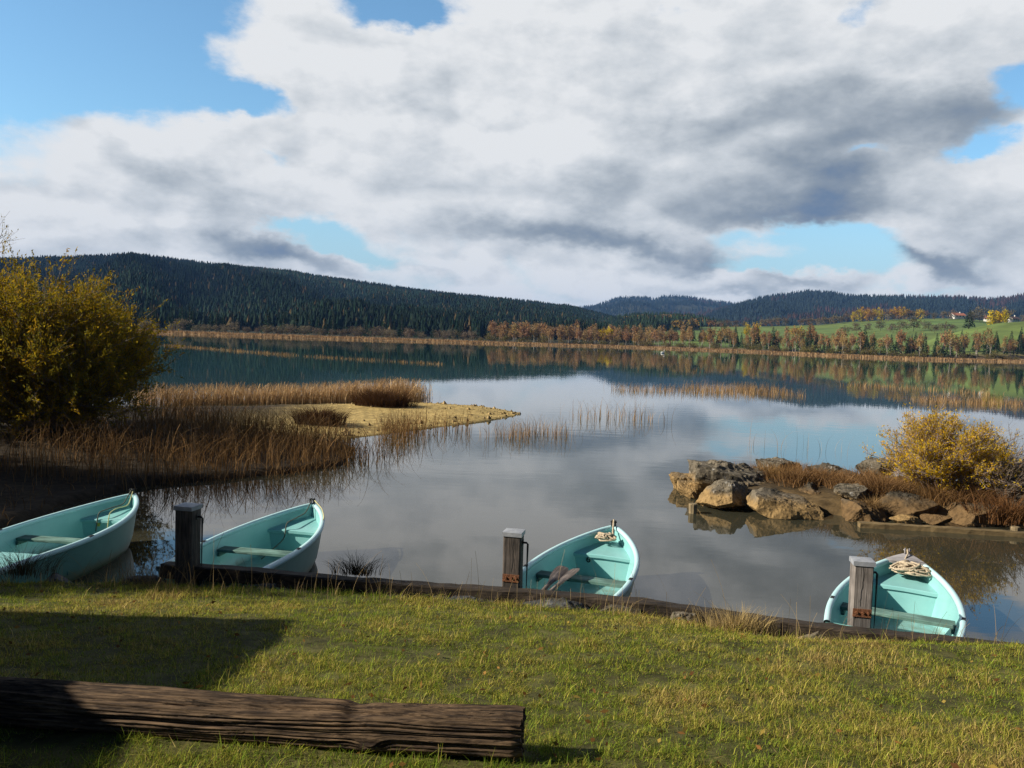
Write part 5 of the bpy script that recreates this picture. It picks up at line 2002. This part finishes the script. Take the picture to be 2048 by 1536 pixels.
OR_ = [(0.32, .185, .088), (0.28, .172, .092), (0.37, .215, .08), (0.24, .165, .10), (0.20, .15, .10)]
GB = [(0.16, .130, .095), (0.13, .108, .08), (0.185, .145, .10), (0.12, .105, .06)]
OL = [(0.13, .105, .035), (0.17, .13, .045), (0.10, .09, .035)]
YL = [(0.50, .31, .025), (0.44, .28, .02), (0.36, .25, .03), (0.50, .26, .02)]


def far_trees():
    rg = np.random.default_rng(70)

    def spots(x0, x1, n, d0, d1, s=1.0, jit=.8):
        xs = np.linspace(x0, x1, n) + rg.normal(0, (x1 - x0) / n * jit, n)
        out = []
        for x in xs:
            a = pxaz(x)
            out.append((a, float(np.interp(a, SHA, SHR)) + rg.uniform(d0, d1), s))
        return out

    # dense birch belt in the middle
    L1, G1 = "rust orange birch in the dense belt along the far shore, left of the dark spruces", "orange birches in the middle of the far shore"
    tb = wk([far_tree("birch_tree", 9.5, .20, OR_, L1, "birch", 300 + i, G1, nl=560, cz=.60, rz_=.36, ls=.05) for i in range(5)])
    plant_row(tb, spots(985, 1360, 56, 42, 62, .95) + spots(990, 1360, 56, 64, 96, 1.05), rg, L1, G1, .6, 1.2)
    L2, G2 = "orange birch with a pale trunk standing among the dark spruces on the right shore", "orange birches among the spruces on the right shore"
    tb = wk([far_tree("birch_tree", 11.5, .17, OR_[:4], L2, "birch", 320 + i, G2, nl=520, cz=.66, rz_=.30, ls=.042) for i in range(5)])
    plant_row(tb, spots(1365, 2075, 76, 34, 60) + spots(1365, 1720, 34, 52, 80, 1.05), rg, L2, G2, .45, 1.12)
    L3, G3 = "dark pointed spruce among the orange birches on the right shore", "dark spruces on the right shore"
    tsp = wk([far_spruce(13.0, L3, 340 + i, G3) for i in range(4)])
    plant_row(tsp, spots(1440, 2080, 52, 46, 78) + spots(1640, 1900, 10, 36, 50, .7), rg, L3, G3, .4, 1.0)
    L3b, G3b = "dark spruce rising just behind the orange birch belt", "dark spruces behind the birch belt in the middle"
    tsp = wk([far_spruce(12.0, L3b, 350 + i, G3b) for i in range(3)])
    plant_row(tsp, spots(1130, 1460, 30, 105, 150), rg, L3b, G3b, .75, 1.1)
    # shrubs
    L4, G4 = "grey-brown leafless shrub at the foot of the left hill", "grey shrubs along the left part of the far shore"
    ts_ = wk([far_tree("bare_shrub", 4.6, .55, GB, L4, "shrub", 360 + i, G4, nl=420, trunk=TWIG, cz=.48, rz_=.42, ls=.085, trh=.6, multi=4) for i in range(4)])
    plant_row(ts_, spots(280, 1010, 58, 44, 66), rg, L4, G4, .55, 1.35)
    L5, G5 = "low olive brown bush at the foot of the birches", "olive bushes below the birches"
    ts_ = wk([far_tree("low_bush", 3.0, .65, OL, L5, "bush", 370 + i, G5, nl=360, trunk=TWIG, cz=.45, rz_=.42, ls=.10, trh=.55, multi=3) for i in range(3)])
    plant_row(ts_, spots(960, 2060, 80, 26, 40), rg, L5, G5, .6, 1.7)
    L6, G6 = "grey spruce of the dark group at the foot of the left hill", "spruces at the foot of the left hill"
    tsp = wk([far_spruce(11.0, L6, 380 + i, G6) for i in range(3)])
    plant_row(tsp, spots(255, 470, 18, 70, 95) + spots(520, 980, 26, 72, 110), rg, L6, G6, .6, 1.15)

    # trees up on the fields, placed one by one
    def put(kind, lst, label, group, cols, h, rx, seed, cat, nm, cz=.55, rz_=.44, nl=520, trunk=DARKBARK, **kw):
        tt_ = wk([far_tree(nm, h, rx, cols, label, cat, seed + i, group, nl=nl, trunk=trunk, cz=cz, rz_=rz_, ls=.075, **kw) for i in range(3)])
        plant_row(tt_, [(pxaz(x), r, s) for x, r, s in lst], rg, label, group, .9, 1.1)

    put('y', [(1492, 610, .95), (1512, 612, 1.0)], "round golden tree, one of the pair behind the birches", "pair of golden trees", YL, 11, .30, 400, "tree", "golden_tree")
    put('y', [(1586, 640, .8), (1602, 640, .75)], "low golden bushy tree at the left end of the sunlit field", "low golden trees left of the field", YL, 10, .45, 410, "tree", "golden_tree")
    put('y', [(x, 872 + 8 * (i % 3), s) for i, (x, s) in enumerate([(1706, .75), (1716, .9), (1724, 1.05), (1733, 1.0), (1742, .95), (1752, .9), (1760, .8), (1783, .95), (1793, 1.0), (1803, .95), (1812, .75), (1832, .7), (1838, .75)])],
        "golden tree in the row along the top of the sunlit field", "golden trees along the top of the field", YL + OR_[:2], 14, .34, 420, "tree", "golden_tree")
    put('y', [(1984, 575, .9), (1996, 577, .95), (2007, 575, .85)], "bright yellow tree of the clump beside the white houses", "bright yellow trees by the houses", [(0.60, .40, .02), (0.52, .35, .02)], 11, .33, 430, "tree", "golden_tree")
    put('y', [(1205, 455, .9), (1216, 460, 1.0), (1270, 470, .7), (1410, 480, .7)], "yellow tree rising behind the orange birch belt", "yellow trees behind the birch belt", YL, 10, .33, 440, "tree", "golden_tree")
    put('g', [(x, 860 + 14 * (i % 3), s) for i, (x, s) in enumerate([(1440, .6), (1455, .7), (1470, .75), (1486, .6), (1522, .8), (1532, .7), (1540, .7), (1552, .85), (1570, .8), (1600, .8), (1612, .7), (1622, .75), (1635, .8), (1648, .8), (1658, .7), (1668, .8), (1680, .7), (1690, .8), (1775, 1.0), (1820, .9), (1850, .7), (1866, .7), (1885, .75), (1905, .7)])],
        "bare grey-brown tree in the hedge at the top of the field", "bare trees in the hedge at the top of the field", GB + [(0.20, .10, .06)], 12, .42, 450, "tree", "bare_tree")
    put('g', [(1945, 850, .9), (1957, 860, 1.1), (1938, 855, .8), (2008, 870, 1.3), (1992, 872, 1.2), (2046, 870, .8), (1900, 868, .8)], "bare grey tree around the white houses", "bare trees around the houses", GB, 11, .42, 460, "tree", "bare_tree")
    put('g', [(x, 650 + 14 * (i % 4), s) for i, (x, s) in enumerate([(1690, .8), (1712, .9), (1735, .85), (1760, .9), (1785, .95), (1805, 1.0), (1826, 1.05), (1850, .9), (1868, .8), (1888, 1.0), (1905, .6)])],
        "brown hedge tree between the two green fields", "brown hedge trees between the fields", GB + OL, 9, .5, 470, "tree", "hedge_tree")
    L7, G7 = "dark lone spruce standing between the two green fields", None
    tsp = wk([far_spruce(13.0, L7, 390, None)])
    plant_row(tsp, [(pxaz(1936), 560, 1.0)], rg, L7)


far_trees()


def house(px, r, label, wdt, rz, roofc):
    a = pxaz(px)
    z = float(far_z(np.array([a]), np.array([r]))[0][0])
    root = empty("house", (r * math.sin(a), r * math.cos(a), z - .2), rz, label, "house")
    W, D, H, RH = wdt, wdt * .7, 3.4, 2.1
    wl = noisy("white_render", (0.66, .64, .60), (0.76, .74, .70), .6, .9)
    m = MB()
    m.add([(-W / 2, -D / 2, 0), (W / 2, -D / 2, 0), (W / 2, D / 2, 0), (-W / 2, D / 2, 0), (-W / 2, -D / 2, H), (W / 2, -D / 2, H), (W / 2, D / 2, H), (-W / 2, D / 2, H),
           (-W / 2, 0, H + RH), (W / 2, 0, H + RH)], [(0, 1, 5, 4), (2, 3, 7, 6)], [(1, 2, 6, 9, 5), (3, 0, 4, 8, 7)])
    m.build("wall", wl, root)
    m = MB()
    e = .5
    for sg in (-1, 1):
        y0 = sg * (D / 2 + e)
        zz = H - e * RH / (D / 2)
        q_ = [(-W / 2 - e, y0, zz), (W / 2 + e, y0, zz), (W / 2 + e, 0, H + RH), (-W / 2 - e, 0, H + RH)]
        top = [(x, y, z_ + .25) for x, y, z_ in q_]
        m.add(q_ + top, [(0, 1, 2, 3), (7, 6, 5, 4), (0, 4, 5, 1), (1, 5, 6, 2), (3, 2, 6, 7), (0, 3, 7, 4)])
    rf = m.build("roof", noisy("tile_roof", roofc, tuple(c * 1.5 for c in roofc), 2, .85), root)
    MB().box((W * .2, 0, H + RH + .5), (.8, .8, 1.6)).build("chimney", wl, rf)
    for x in (-W * .28, 0, W * .28):
        MB().box((x, -D / 2 - .02, 2.6), (1.0, .12, 1.3)).build("window", INK, root)
    MB().box((W * .42, -D / 2 - .02, 1.1), (.9, .12, 2.1)).build("door", DARKBARK, root)


house(1973, 880, "small white gabled house left of the bright yellow trees", 7.0, -.5, (0.14, .07, .05))
house(2024, 884, "white gabled house right of the bright yellow trees", 8.0, .4, (0.12, .07, .06))
house(1912, 880, "reddish-roofed house in the hedge at the top of the field", 11.0, .1, (0.26, .10, .06))


def swan(px, py, r_sc, rz, label):
    p = at(px, py, 0)
    m = MB()
    t = np.linspace(0, 1, 9)
    # body
    ys = np.linspace(-.62, .5, 9)
    m.tube(np.stack([0 * ys, ys, .12 + .10 * (t - .6) ** 2 * np.sign(.6 - t) * 2], -1), np.array([.02, .14, .22, .27, .29, .28, .24, .16, .05]), 10)
    # S-shaped neck and head
    nk = np.array([(0, .42, .18), (0, .56, .30), (0, .56, .46), (0, .48, .60), (0, .48, .72), (0, .55, .79), (0, .64, .77)])
    m.tube(nk, [.09, .07, .055, .05, .05, .06, .045], 8)
    o = m.build("swan", noisy("white_feathers", (0.75, .75, .73), (0.82, .82, .80), 6, .7), smooth=True)
    MB().tube([(0, .66, .77), (0, .78, .74)], [.03, .012], 6).build("beak", noisy("orange_beak", (0.5, .2, .04), (0.6, .25, .05), 6), o)
    o.location = p
    o.rotation_euler = (0, 0, rz)
    o.scale = (r_sc,) * 3
    tag(o, label, "swan", "white swans on the far water")


swan(1040, 687.5, 1.6, 1.2, "white swan near the far reeds, left one of the close pair")
swan(1048, 687.8, 1.5, 1.8, "white swan near the far reeds, right one of the close pair")
swan(1325, 706.5, 1.1, -1.0, "lone white swan out on the lake before the orange birches")

tuft("reed_islet", at(1158, 690.5, 0) * [1, 1, 0], 1500, 1.5, 4.6, (0.060, .03, .02), "long low dark reed islet before the birch belt", cat="reeds", oval=(1.0, .12), seed=60, wd=.25, lean=.3, S=2, group="dark reed islets near the far shore")
tuft("reed_islet", at(1228, 693.5, 0) * [1, 1, 0], 400, 1.2, .9, (0.060, .03, .02), "tiny dark reed islet right of the long one", cat="reeds", oval=(1.0, .3), seed=61, wd=.2, lean=.3, S=2, group="dark reed islets near the far shore")
